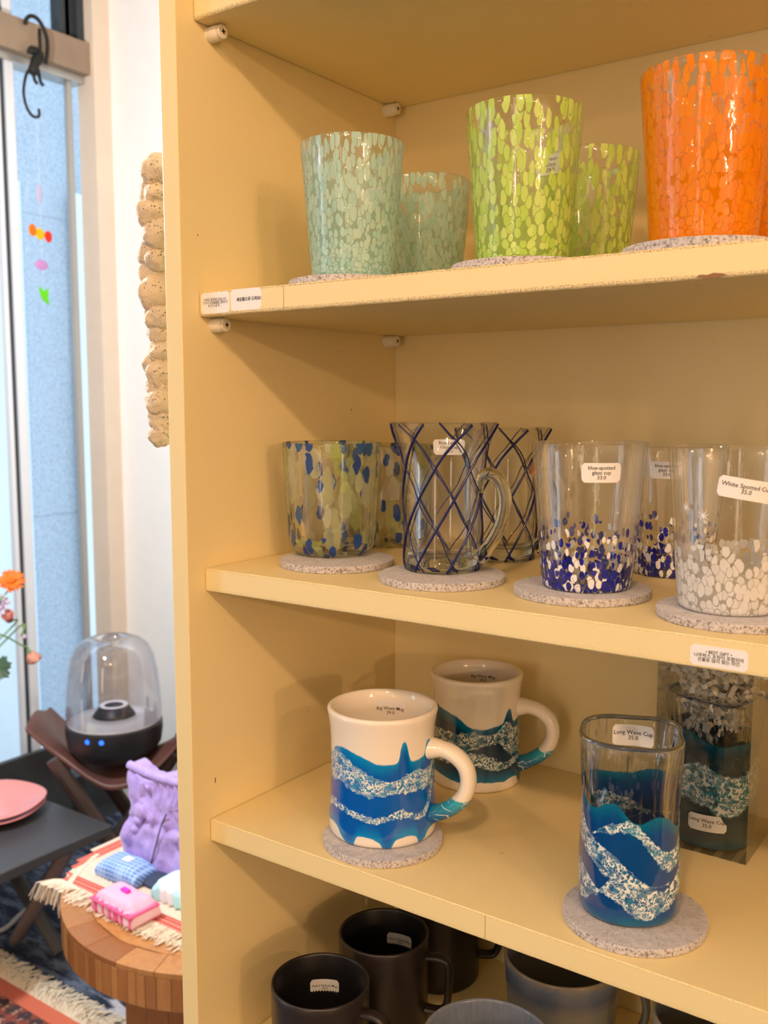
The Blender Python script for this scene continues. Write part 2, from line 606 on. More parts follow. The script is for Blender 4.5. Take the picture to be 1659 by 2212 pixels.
def waves(name, top, bottom, bands, upper, ulen, drip=0.35, deep=(0.0, 0.10, 0.50), teal=(0.0, 0.28, 0.66), vmax=12.5, lace=4.2):
    """blue resin with white sea foam. top/bottom: border height (cm) against u; bands: (centre pts, half-width pts, solid)"""
    b = N(name)
    u, v, _ = b.sep(b.uv())
    uc = b.math('MULTIPLY', u, ulen)
    P = b.comb(uc, v, 0.0)
    n1 = b.n('TexNoise', {'Vector': P, 'Scale': 0.55, 'Detail': 4.0, 'Roughness': 0.6})
    n2 = b.n('TexNoise', {'Vector': b.comb(uc, v, 7.0), 'Scale': 0.9, 'Detail': 3.0})
    n3 = b.n('TexNoise', {'Vector': b.comb(uc, v, 3.0), 'Scale': 2.6, 'Detail': 4.0, 'Roughness': 0.65})
    wv = b.math('ADD', v, b.math('ADD', b.math('MULTIPLY', b.math('SUBTRACT', n1.outputs[0], 0.5), 0.9), b.math('MULTIPLY', b.math('SUBTRACT', n3.outputs[0], 0.5), 0.75)))
    S = lambda pts: b.math('MULTIPLY', b.curve(u, [(x, y / vmax) for x, y in pts]), vmax)
    vb = b.math('ADD', v, b.math('MULTIPLY', b.math('SUBTRACT', n2.outputs[0], 0.5), drip))
    dt = b.math('SUBTRACT', S(top), vb)
    mt = b.step(dt, -0.06, 0.10)
    db = b.math('SUBTRACT', vb, S(bottom))
    mb = b.step(db, -0.05, 0.08)
    blue = b.math('MULTIPLY', mt, mb)
    near = b.math('MINIMUM', dt, db)
    colr = b.mix(b.step(b.math('ADD', near, b.math('MULTIPLY', n1.outputs[0], 1.2)), 0.3, 1.9), teal, deep)
    # foam lace
    wp = b.n('VectorMath', {0: P, 1: b.n('VectorMath', {0: n3.outputs['Color'], 1: (0.45, 0.45, 0.45)}, operation='MULTIPLY').outputs[0]}, operation='ADD').outputs[0]
    v1 = b.n('TexVoronoi', {'Vector': wp, 'Scale': lace}, voronoi_dimensions='2D', feature='F1').outputs[0]
    v2 = b.n('TexVoronoi', {'Vector': wp, 'Scale': lace * 2.1}, voronoi_dimensions='2D', feature='F1').outputs[0]
    sel = b.step(b.noise(P, 0.8, 2), 0.42, 0.6)
    thk = b.step(b.noise(P, 1.7, 3), 0.35, 0.7)
    hole = b.math('SUBTRACT', 0.50, b.math('MULTIPLY', thk, 0.16))
    l1 = b.step(b.math('SUBTRACT', v1, hole), -0.03, 0.04)
    l2 = b.step(b.math('SUBTRACT', v2, hole), -0.04, 0.06)
    brk = b.step(b.noise(P, 1.3, 4), 0.38, 0.52)
    lc = b.n('Mix', {0: sel, 2: l1, 3: l2}, data_type='FLOAT').outputs[0]
    wisps = b.step(b.noise(b.n('Mapping', {0: wp, 3: (0.7, 2.6, 1), 2: (0, 0, 0.5)}), 1.6, 5, 0.65), 0.52, 0.68)
    foam = None
    glow = None
    for cpts, wpts, solid in bands:
        d = b.math('ABSOLUTE', b.math('SUBTRACT', wv, S(cpts)))
        wd = S(wpts)
        t = b.math('DIVIDE', d, b.math('MAXIMUM', wd, 0.02))
        inside = b.math('SUBTRACT', 1.0, b.step(t, 0.9, 1.05))
        rim = b.math('MULTIPLY', b.step(t, 0.62, 0.9), inside)
        body = b.math('MAXIMUM', b.math('MULTIPLY', b.math('MULTIPLY', lc, brk), 0.95), b.math('MULTIPLY', wisps, solid))
        ff = b.math('MULTIPLY', inside, b.math('MAXIMUM', body, b.math('MULTIPLY', rim, b.math('ADD', 0.12, b.math('MULTIPLY', wisps, 0.85)))))
        gl = b.math('MULTIPLY', b.math('MULTIPLY', inside, b.step(n3.outputs[0], 0.3, 0.65)), 0.55 * solid + 0.1)
        foam = ff if foam is None else b.math('MAXIMUM', foam, ff)
        glow = gl if glow is None else b.math('MAXIMUM', glow, gl)
    colr = b.mix(glow, colr, (0.10, 0.48, 0.62))
    colr = b.mix(foam, colr, (0.80, 0.86, 0.84))
    resin = b.pbr(colr, 0.07, b.bump(n2.outputs[0], 0.15, 0.003), Coat_Weight=0.4)
    if upper == 'ceramic':
        base = b.pbr((0.86, 0.80, 0.71), 0.12, None, Coat_Weight=0.3)
    else:
        base = thin_glass(b, (0.93, 0.94, 0.94), 1.5, b.bump(b.noise(b.comb(b.math('MULTIPLY', uc, 1.0), b.math('MULTIPLY', v, 0.22), 0.0), 0.9, 2), 0.6, 0.02))
    return b.done(b.n('MixShader', {0: blue, 1: base, 2: resin}).outputs[0])


Z0 = [(0, 0), (1, 0)]
M_wavemug = waves('wave_mug_glaze',
                  [(0, 7.4), (0.25, 8.4), (0.275, 7.0), (0.36, 7.9), (0.43, 7.5), (0.51, 6.9), (0.545, 7.1), (0.565, 8.7), (0.59, 7.0), (0.64, 7.2), (0.66, 8.3), (0.70, 7.6), (0.8, 7.2), (1, 7.4)],
                  [(0, 0.7), (0.28, 1.2), (0.33, 1.3), (0.37, 0.5), (0.40, -0.2), (0.43, 0.9), (0.49, 0.6), (0.51, -0.3), (0.54, 0.8), (0.6, 0.8), (0.62, 0.0), (0.66, 0.9), (0.75, 0.5), (1, 0.7)],
                  [([(0, 4.5), (0.2, 5.2), (0.27, 6.0), (0.34, 6.2), (0.42, 5.5), (0.50, 4.9), (0.57, 5.2), (0.66, 5.2), (0.72, 5.5), (1, 4.5)],
                    [(0, 1.0), (0.26, 1.0), (0.33, 1.2), (0.42, 1.0), (0.52, 0.6), (0.6, 0.9), (0.68, 0.9), (0.74, 1.4), (1, 1.0)], 0.9),
                   ([(0, 4), (0.25, 2.6), (0.33, 3.0), (0.42, 2.6), (0.48, 2.3), (0.56, 2.9), (0.62, 2.4), (0.67, 3.6), (0.72, 5.0), (1, 4)],
                    [(0, 0.5), (0.25, 0.6), (0.33, 0.3), (0.47, 0.25), (0.55, 0.3), (0.63, 0.3), (0.68, 0.5), (0.75, 0.5), (1, 0.5)], 0.7)],
                  'ceramic', 28.0)
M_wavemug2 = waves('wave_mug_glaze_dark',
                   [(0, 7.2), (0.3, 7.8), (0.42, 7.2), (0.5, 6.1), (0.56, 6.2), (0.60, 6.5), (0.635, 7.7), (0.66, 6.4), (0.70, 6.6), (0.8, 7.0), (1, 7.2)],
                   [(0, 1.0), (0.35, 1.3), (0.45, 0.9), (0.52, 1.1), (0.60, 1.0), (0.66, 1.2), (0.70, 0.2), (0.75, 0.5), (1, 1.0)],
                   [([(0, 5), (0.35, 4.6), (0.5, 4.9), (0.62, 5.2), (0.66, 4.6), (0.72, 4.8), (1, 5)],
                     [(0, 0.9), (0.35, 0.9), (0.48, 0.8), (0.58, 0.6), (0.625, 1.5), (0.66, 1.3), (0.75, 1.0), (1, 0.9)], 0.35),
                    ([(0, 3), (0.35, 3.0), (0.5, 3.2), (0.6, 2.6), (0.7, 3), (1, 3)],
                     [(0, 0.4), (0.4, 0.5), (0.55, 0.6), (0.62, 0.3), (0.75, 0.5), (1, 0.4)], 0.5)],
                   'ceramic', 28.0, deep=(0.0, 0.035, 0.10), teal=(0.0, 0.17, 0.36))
M_longwave = waves('long_wave_resin',
                   [(0, 8.4), (0.2, 8.8), (0.32, 9.0), (0.38, 8.1), (0.45, 8.6), (0.52, 7.4), (0.60, 7.9), (0.68, 7.0), (0.78, 8.6), (0.9, 8.9), (1, 8.4)],
                   [(0, -1), (1, -1)],
                   [([(0, 6), (0.22, 6.6), (0.30, 6.4), (0.36, 5.6), (0.42, 4.6), (0.48, 4.0), (0.56, 3.0), (0.62, 3.2), (1, 6)],
                     [(0, 0.4), (0.22, 1.0), (0.30, 1.5), (0.36, 0.9), (0.42, 0.9), (0.50, 0.6), (0.56, 0.2), (0.60, 0.0), (0.9, 0.0), (1, 0.4)], 0.5),
                    ([(0, 5), (0.3, 5), (0.42, 6.6), (0.50, 7.0), (0.56, 6.0), (0.62, 4.8), (0.67, 5.2), (0.72, 6.2), (0.8, 6.3), (1, 5)],
                     [(0, 0.0), (0.38, 0.0), (0.43, 0.3), (0.5, 0.4), (0.57, 0.5), (0.62, 0.7), (0.68, 0.8), (0.75, 0.9), (0.85, 0.2), (1, 0.0)], 0.75),
                    ([(0, 3), (0.25, 2.6), (0.32, 2.3), (0.40, 2.3), (0.46, 2.8), (0.53, 1.9), (0.60, 1.8), (0.66, 2.7), (0.74, 3.8), (1, 3)],
                     [(0, 0.4), (0.25, 0.9), (0.32, 1.3), (0.385, 0.4), (0.41, 0.2), (0.46, 0.9), (0.55, 1.1), (0.62, 0.9), (0.68, 1.0), (0.76, 0.8), (1, 0.4)], 0.45)],
                   'glass', 23.5, deep=(0.0, 0.055, 0.24), teal=(0.0, 0.15, 0.27), lace=3.0)
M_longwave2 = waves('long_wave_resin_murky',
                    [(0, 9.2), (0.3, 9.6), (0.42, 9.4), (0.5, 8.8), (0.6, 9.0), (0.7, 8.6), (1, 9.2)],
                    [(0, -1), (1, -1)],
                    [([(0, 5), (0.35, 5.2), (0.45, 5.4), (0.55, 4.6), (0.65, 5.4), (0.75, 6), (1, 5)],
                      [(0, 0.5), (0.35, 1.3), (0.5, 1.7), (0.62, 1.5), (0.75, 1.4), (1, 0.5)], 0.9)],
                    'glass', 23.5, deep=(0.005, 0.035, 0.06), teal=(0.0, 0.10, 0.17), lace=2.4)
M_ceramic = simple('white_ceramic', (0.86, 0.80, 0.71), 0.12, Coat_Weight=0.3)
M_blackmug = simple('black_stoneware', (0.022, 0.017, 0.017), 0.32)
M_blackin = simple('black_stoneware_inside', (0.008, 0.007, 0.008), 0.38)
b = N('grey_blue_stoneware')
u, v, _ = b.sep(b.uv())
nn = b.noise(b.comb(b.math('MULTIPLY', u, 30), b.math('MULTIPLY', v, 0.8), 0.0), 2.5, 4)
c = b.ramp(b.math('DIVIDE', b.math('ADD', v, b.math('MULTIPLY', nn, 0.8)), 10.0), [(0.0, (0.16, 0.17, 0.17)), (0.68, (0.17, 0.18, 0.18)), (0.79, (0.085, 0.11, 0.17)), (0.90, (0.12, 0.15, 0.21)), (0.96, (0.24, 0.20, 0.15))])
M_greymug = b.done(b.pbr(c, 0.22))
b = N('blue_grey_glaze')
nn = b.noise(b.n('Mapping', {0: b.obj(), 3: (1, 1, 0.2)}), 300, 4)
M_blueglaze = b.done(b.pbr(b.mix(nn, (0.10, 0.13, 0.20), (0.22, 0.26, 0.34)), 0.18))
M_rimglaze = simple('brown_rim_glaze', (0.3, 0.26, 0.2), 0.25)

# ------------------------------------------------------------------ the room
XW, YB = -2.6, 2.09
M_wall = simple('white_plaster', (0.90, 0.90, 0.89), 0.8, 0.15, 60, 0.03)
M_ceil = simple('ceiling_paint', (0.72, 0.66, 0.56), 0.9)
M_floor = simple('dark_concrete', (0.035, 0.038, 0.045), 0.55, 0.3, 20, 0.3)
M_post = simple('beige_wood', (0.76, 0.64, 0.52), 0.6, 0.2, 60, 0.06)
M_bar = simple('weathered_wood', (0.30, 0.22, 0.155), 0.6, 0.4, 30, 0.25)
M_alu = simple('aluminium', (0.50, 0.50, 0.48), 0.35, Metallic=0.6)
M_aluw = simple('pale_metal', (0.72, 0.76, 0.82), 0.4)
M_gask_refl = simple('dark_gasket_reflection', (0.035, 0.045, 0.055), 0.5)
M_dgrey = simple('charcoal_board', (0.045, 0.048, 0.052), 0.5, 0.2, 40, 0.15)


def structure(name, x0, x1, y0, y1, z0, z1, mat):
    o = MB().box(x0, x1, y0, y1, z0, z1).build(name, mat)
    o['kind'] = 'structure'
    return o


structure('floor', XW - 0.1, 6.1, -3.6, YB + 0.1, -0.1, 0.0, M_floor)
structure('ceiling', XW - 0.1, 6.1, -3.6, YB + 0.1, 2.75, 2.85, M_ceil)
structure('wall_back', XW - 0.1, 6.1, YB, YB + 0.1, 0, 2.75, M_wall)
structure('wall_right', 6.0, 6.1, -3.6, YB, 0, 2.75, M_wall)
structure('wall_front', XW - 0.1, 6.1, -3.7, -3.6, 0, 2.75, M_wall)
structure('wall_left', XW - 0.1, XW, -3.6, YB, 0, 0.13, M_dgrey)
structure('trim_1', XW - 0.02, XW + 0.06, 2.025, YB, 0.13, 2.75, M_post)
structure('trim_2', XW - 0.06, XW + 0.045, -3.6, 2.025, 2.372, 2.466, M_bar)
structure('trim_3', XW - 0.05, XW + 0.015, -3.6, 2.025, 2.350, 2.371, M_alu)

win = empty('window_1', (XW, 1.7, 0.13))
win['kind'] = 'structure'
gl = MB().box(-0.03, -0.026, -5.2, 0.29, 0.0, 2.62).build('pane', None, win)
b = N('window_glass')
gl.data.materials.append(b.done(thin_glass(b, (0.97, 0.985, 1.0), 0.55)))


def mull(y, parts):
    for (a, c, x0, x1, m) in parts:
        MB().box(x0, x1, y + a, y + c, 0.0, 2.62).build('mullion', m, win, bevel=0.001)


mull(0.03, [(-0.008, 0.006, -0.02, 0.0, M_aluw), (0.006, 0.022, -0.02, -0.005, M_gask_refl), (0.022, 0.050, -0.02, 0.004, M_aluw), (0.050, 0.056, -0.02, -0.004, M_gask_refl)])  # wide dark strip is a gasket widened by a painted-in reflection
mull(0.27, [(0.0, 0.017, -0.02, 0.0, M_alu), (0.017, 0.020, -0.02, -0.006, M_gask_refl)])
for yy in (-0.9, -1.9, -2.9, -3.9):
    mull(yy, [(0.0, 0.05, -0.02, 0.01, M_aluw)])
MB().box(-0.04, 0.02, 0.30, 0.335, 2.34, 2.62).build('mullion', M_gask_refl, win)
MB().box(-0.05, 0.0, 0.255, 0.30, 2.34, 2.62).build('mullion', M_gask_refl, win)

# facade across the lane
b = N('granite')
o = b.obj()
sp = b.noise(o, 90, 3, 0.8)
c = b.ramp(sp, [(0.35, (0.36, 0.40, 0.45)), (0.5, (0.52, 0.57, 0.62)), (0.65, (0.64, 0.69, 0.73))])
M_granite = b.done(b.pbr(c, 0.6))
fac = empty('stone_facade', (-4.1, 1.0, -0.6), label='speckled pale blue granite wall seen through the window across the lane', cat='wall')
for j in range(3):
    for i in range(7):
        y0 = -4.0 + i * 1.25
        MB().box(0, 0.08, y0, y0 + 1.244, j * 1.42, j * 1.42 + 1.4185).build('stone_panel', M_granite, fac, bevel=0.002, seg=1)
M_whitep = simple('white_metal_sheet', (0.93, 0.94, 0.92), 0.5)
pil = MB().box(0, 0.05, 0, 0.24, 0, 2.86).build('white_pilaster', M_whitep, loc=(-4.0, 3.02, -0.5), bevel=0.004)
tag(pil, 'bright white upright sheet against the granite beside the window post', 'pilaster')
pil = MB().box(0, 0.05, 0, 0.30, 0, 2.86).build('white_pilaster', M_whitep, loc=(-4.0, 2.42, -0.5), bevel=0.004)
tag(pil, 'bright white upright sheet behind the left mullion at the picture edge', 'pilaster')
structure('floor_outside', -4.2, XW - 0.1, -4, 7, -0.62, -0.55, simple('pavement', (0.5, 0.5, 0.5), 0.8, 0.2, 30, 0.1)).name = 'pavement'

# ------------------------------------------------------------------ cabinet
XL, XR, YF, YS, YK = -0.5836, 0.216, 0.544, 0.5634, 0.843
XO = -0.6020
cab = empty('open_cabinet', (XO, YF, 0), label='tall cream painted open display cabinet holding the rows of cups', cat='cabinet')


def cpart(name, x0, x1, y0, y1, z0, z1, mat=M_cab, bev=0.0008):
    return MB().box(x0 - XO, x1 - XO, y0 - YF, y1 - YF, z0, z1).build(name, mat, cab, bevel=bev)


cpart('side_panel', XO, XL, YF, YK + 0.012, 0.0, 2.05)
cpart('side_panel', XR, XR + 0.018, YF, YK + 0.012, 0.0, 2.05)
cpart('back_panel', XL, XR, YK, YK + 0.006, 0.05, 2.03)
cpart('top_panel', XL, XR, YF, YK, 2.03, 2.05)
ZT = [1.6708, 1.4411, 1.2144, 0.9953, 0.7734, 0.545, 0.32]
mats = [M_shelf_worn, M_shelf_worn, M_shelf_soft, M_shelf_soft, M_shelf_soft, M_shelf_soft, M_shelf_soft]
slab = ['cream shelf board overhead at the top edge, seen from below',
        'cream shelf board with chipped edge carrying the mint, green and orange tumblers',
        'cream shelf board at eye level carrying the lattice and spotted glasses',
        'cream shelf board carrying the two wave mugs and the tall blue cup',
        'cream shelf board carrying the black mugs at the bottom of the picture',
        'cream shelf board below the black mugs', 'lowest cream shelf board of the cabinet']
shelves = []
for k, zt in enumerate(ZT[:5]):
    mb = MB()
    W = XR - XL - 0.002
    nseg = 160
    D = YK - YS - 0.001
    T = 0.0192
    prof = [(0.0, -0.0008), (0.0008, 0.0), (D, 0.0), (D, -T), (0.0008, -T), (0.0, -T + 0.0008)]
    v, f = [], []
    for i in range(nseg + 1):
        xx = W * i / nseg
        for q, (yy, zz) in enumerate(prof):
            j = 0
            if q in (0, 1, 4, 5):
                amp = 0.00035 if k < 2 else 0.0003
                j = amp * noise.noise(Vector((xx * 300, q * 3 + k * 9, 0)))
            v.append((xx, yy + (j if q in (0, 5) else 0), zz + (j if q in (1, 4) else 0)))
    for i in range(nseg):
        for q in range(6):
            a = i * 6 + q
            c2 = i * 6 + (q + 1) % 6
            f.append((a, c2, c2 + 6, a + 6))
    f.append(tuple(range(5, -1, -1)))
    f.append(tuple(nseg * 6 + q for q in range(6)))
    s = new_obj('shelf_board', v, f, mats[k], None, (XL + 0.001, YS, zt))
    tag(s, slab[k], 'shelf', 'cabinet shelves')
    shelves.append(s)
# pegs
for (yy, zz) in ((0.581, 1.6516), (0.826, 1.6516), (0.579, 1.4219), (0.826, 1.4219)):
    z = zz - 0.0062
    pm = MB().tube([(0, 0, 0), (0.0105, 0, 0), (0.0115, 0, 0), (0.0145, 0, 0), (0.0152, 0, 0)], [0.0060, 0.0060, 0.0052, 0.0056, 0.0048], 20)
    pg = pm.build('shelf_peg', M_peg, cab, loc=(XL - XO, yy - YF, z), smooth=True, sharp=40)
    hb = MB()
    for a in (0.2, 0.2 + pi / 2):
        mt = Matrix.Rotation(a, 4, 'X')
        hb.box(0.0150, 0.0156, -0.0018, 0.0018, -0.0005, 0.0005, mt)
    hb.build('screw_slot', M_dark, pg)

# shelf stickers
s2, s3 = shelves[1], shelves[2]
label(s2, '가격은 밑면에 있습니다.\nプライスは底面に表示さ\nれています。', 0.0315, 0.0166, on_front(0.0172, -0.0092), M_ink, 0.0026, name='notice_sticker',
      lab='white sticker with three lines of Korean and Japanese print', bold=0.00002)
label(s2, '새상품으로 드려요!', 0.0325, 0.0166, on_front(0.0508, -0.0085), M_ink, 0.0033, name='notice_sticker',
      lab='white sticker with one line of bold Korean print', bold=0.00009, off=(0.003, 0))
label(s3, '• BEST GIFT •\n나무박스 포장이 포함되어\n선물로 많이 찾는 라인', 0.0335, 0.0125, on_front(0.4235, -0.0113), M_ink, 0.0027, name='notice_sticker', bold=0.00003, lab='white sticker headed BEST GIFT over two lines of Korean')

# joints and a chip on the shelf fronts
M_raw = simple('raw_wood', (0.26, 0.13, 0.06), 0.8, 0.6, 300, 0.3)
for sh, xj in ((s2, 0.0895), (shelves[3], 0.2700)):
    MB().box(xj, xj + 0.00035, -0.00008, 0.001, -0.0185, -0.0008).build('edge_joint', M_raw, sh)
mb = MB()
o_ = [(0.4005 + 0.0001 * q, 0) for q in range(0)]
pts = [(0.402, -0.0180), (0.4045, -0.0168), (0.4085, -0.0172), (0.4125, -0.0163), (0.4175, -0.0170), (0.4200, -0.0182), (0.4150, -0.0191), (0.4070, -0.0190)]
n_ = len(pts)
mb.add([(x_, -0.00012, z_) for x_, z_ in pts] + [(x_, 0.0010, z_) for x_, z_ in pts], [tuple(range(n_)), tuple(range(2 * n_ - 1, n_ - 1, -1))] + [(i, n_ + i, n_ + (i + 1) % n_, (i + 1) % n_) for i in range(n_)])
mb.build('paint_chip', M_raw, s2)
for (py, pz, hh) in ((0.026, 1.0255, 0.0045), (0.0185, 1.4860, 0.0012), (0.222, 1.345, 0.0016)):
    MB().box(XL - XO - 0.0002, XL - XO + 0.00015, py, py + 0.0013, pz, pz + hh, Matrix.Translation((0, 0, 0))).build('nick', M_raw, cab, bevel=0.0001)

# ------------------------------------------------------------------ coasters
VIEW = lambda x, y: math.atan2(-x, y)      # azimuth of the sight line


def facing(x, y):
    """rotation that turns local -Y towards the camera"""
    return math.atan2(y, x) - pi / 2


def coaster(x, y, zt, lab, grp='grey felt coasters'):
    r, h = 0.0490, 0.0058
    o = MB().lathe([(r - 0.0006, 0), (r, 0.0005), (r, h - 0.0006), (r - 0.0006, h)], 72).build('felt_coaster', M_felt, None, (x, y, zt), (0, 0, random.random() * 6), smooth=True, sharp=40)
    tag(o, lab, 'coaster', grp)


CT = 0.0060
coaster(-0.4699, 0.618, ZT[1], 'grey felt coaster under the mint speckled tumbler at front')
coaster(-0.3206, 0.618, ZT[1], 'grey felt coaster under the lime green speckled tumbler at front')
coaster(-0.1934, 0.614, ZT[1], 'grey felt coaster under the orange speckled tumbler at front')
coaster(-0.5057, 0.643, ZT[2], 'grey felt coaster under the blue and lime flecked glass')
coaster(-0.3919, 0.631, ZT[2], 'grey felt coaster under the front lattice glass mug')
coaster(-0.2805, 0.643, ZT[2], 'grey felt coaster under the blue-spotted glass')
coaster(-0.1684, 0.628, ZT[2], 'grey felt coaster under the white-spotted glass')
coaster(-0.4380, 0.616, ZT[3], 'grey felt coaster under the front blue wave mug')
coaster(-0.2254, 0.6185, ZT[3], 'grey felt coaster under the tall blue wave cup')


# ------------------------------------------------------------------ tumblers
def tumbler(x, y, z, mat, lab, grp, r0=0.0323, r1=0.0405, h=0.104, wall=0.0019, name='glass_tumbler', twist=0.0, roundb=0.004, puck=0.007, belly=0.0, rz=None):
    rr = lambda t: r0 + (r1 - r0) * t + belly * sin(pi * min(1, t * 1.0)) ** 1.0
    out = [(0.001, 0.0006), (r0 * 0.6, 0.0006)]
    R = roundb
    for i in range(7):
        a = pi / 2 * i / 6
        out.append((rr(0) - R + R * sin(a), R - R * cos(a)))
    n = 14
    for i in range(1, n + 1):
        t = i / n
        zz = R + (h - 0.001 - R) * t
        out.append((rr((zz - R) / (h - R)), zz))
    out.append((rr(1) - wall * 0.25, h - 0.0001))
    out.append((rr(1) - wall * 0.5, h))
    inn = [(rr(1) - wall * 0.8, h - 0.0002)]
    for i in range(n, 0, -1):
        t = i / n
        zz = R + (h - 0.001 - R) * t
        if zz > puck + 0.004:
            inn.append((rr((zz - R) / (h - R)) - wall, zz))
    inn += [(rr(0) - wall - 0.0005, puck + 0.003), (rr(0) - wall - 0.004, puck), (0.001, puck)]
    o = revolve(name, out, inn, [mat, M_clear], None, (x, y, z), facing(x, y) + twist if rz is None else rz, 96)
    tag(o, lab, 'glass', grp)
    return o


G1 = 'speckled tumblers on the upper shelf'
t = tumbler(-0.4699, 0.620, ZT[1] + CT, M_mint, 'mint speckled glass tumbler at the front of the upper shelf', G1)
label(t, 'Mint Glass\n28.0', 0.024, 0.0135, on_cyl(0.0365, 0.073, 0.62, True, 0.08), M_ink, 0.0042, lab='sticker inside the glass')
t = tumbler(-0.4772, 0.735, ZT[1], M_mint, 'mint speckled tumbler half hidden behind the front mint one', G1, twist=2)
label(t, 'Mint Glass\n28.0', 0.024, 0.0135, on_cyl(0.0365, 0.073, 0.62, True, 0.08), M_ink, 0.0042, lab='sticker inside the glass')
t = tumbler(-0.3206, 0.620, ZT[1] + CT, M_green, 'lime green speckled glass tumbler at the front of the upper shelf', G1)
label(t, 'Green\nGlass\n28.0', 0.022, 0.0145, on_cyl(0.0368, 0.076, 0.55, True, 0.08), M_ink, 0.0042, lab='sticker inside the glass')
tumbler(-0.3239, 0.735, ZT[1], M_green, 'darker green speckled tumbler behind the lime green one', G1, twist=1.2)
t = tumbler(-0.1934, 0.615, ZT[1] + CT, M_orange, 'bright orange speckled glass tumbler at the front right', G1)
label(t, 'Orange Glass\n28.0', 0.024, 0.0135, on_cyl(0.0372, 0.080, 0.85, True, 0.08), M_ink, 0.0042, lab='sticker inside the glass')
tumbler(-0.1867, 0.735, ZT[1], M_orange, 'orange speckled tumbler barely showing behind the front orange one', G1, twist=1.4)

G2 = 'glasses on the eye-level shelf'
tumbler(-0.5240, 0.6600, ZT[2] + CT, M_swirl, 'clear glass with blue flecks and lime streaks on a coaster at front left', G2,
        r0=0.0385, r1=0.0433, h=0.098, roundb=0.014, puck=0.010, wall=0.003, name='flecked_glass')
tumbler(-0.5385, 0.770, ZT[2], M_swirl, 'blue and lime flecked glass standing behind the front flecked one', G2,
        r0=0.0385, r1=0.0433, h=0.098, roundb=0.014, puck=0.010, wall=0.003, twist=2.2, name='flecked_glass')
t = tumbler(-0.2779, 0.6444, ZT[2] + CT, M_bluespot, 'clear glass with cobalt and white spots round its base on a coaster', G2, r0=0.0320, r1=0.0408, name='spotted_glass')
label(t, 'blue-spotted\nglass cup\n33.0', 0.0268, 0.0133, on_cyl(0.0394, 0.0845, 0.22, False, 0.085), M_ink, 0.0036, bold=0.00003)
t = tumbler(-0.2575, 0.7687, ZT[2], M_bluespot, 'cobalt and white spotted glass standing behind, between its two neighbours', G2, r0=0.0320, r1=0.0408, twist=1.9, name='spotted_glass')
label(t, 'blue-spotted\nglass cup\n33.0', 0.0268, 0.0133, on_cyl(0.0390, 0.0860, -1.9 - 0.15, False, 0.085), M_ink, 0.0036, bold=0.00003)
t = tumbler(-0.1725, 0.6283, ZT[2] + CT, M_whitespot, 'clear glass with white spots round its base at the right edge', G2, r0=0.0322, r1=0.0405, name='spotted_glass')
label(t, 'White Spotted Cup\n35.0', 0.0335, 0.0128, on_cyl(0.0388, 0.0795, 0.20, False, 0.08), M_ink, 0.0037, tilt=-0.16, bold=0.00003)
# two small white star marks on the white-spotted glass
for (th, zz, q) in ((-0.46, 0.0625, 0.0046), (-0.80, 0.0665, 0.0034)):
    mb = MB()
    rr = 0.0322 + 0.0083 * zz / 0.104
    for k in range(8):
        a = pi * k / 4 + 0.2
        p = [(q * cos(a), q * sin(a)), (0.0004 * cos(a + 1.57), 0.0004 * sin(a + 1.57)), (0.0004 * cos(a - 1.57), 0.0004 * sin(a - 1.57))]
        mp = on_cyl(rr, zz, th, False, 0.08)
        v = [mp(px, py, L) for L in (0.0001, 0.0004) for px, py in p]
        mb.add(v, [(3, 4, 5), (0, 2, 1), (0, 1, 4, 3), (1, 2, 5, 4), (2, 0, 3, 5)])
    mb.build('star_mark', M_paper, t)


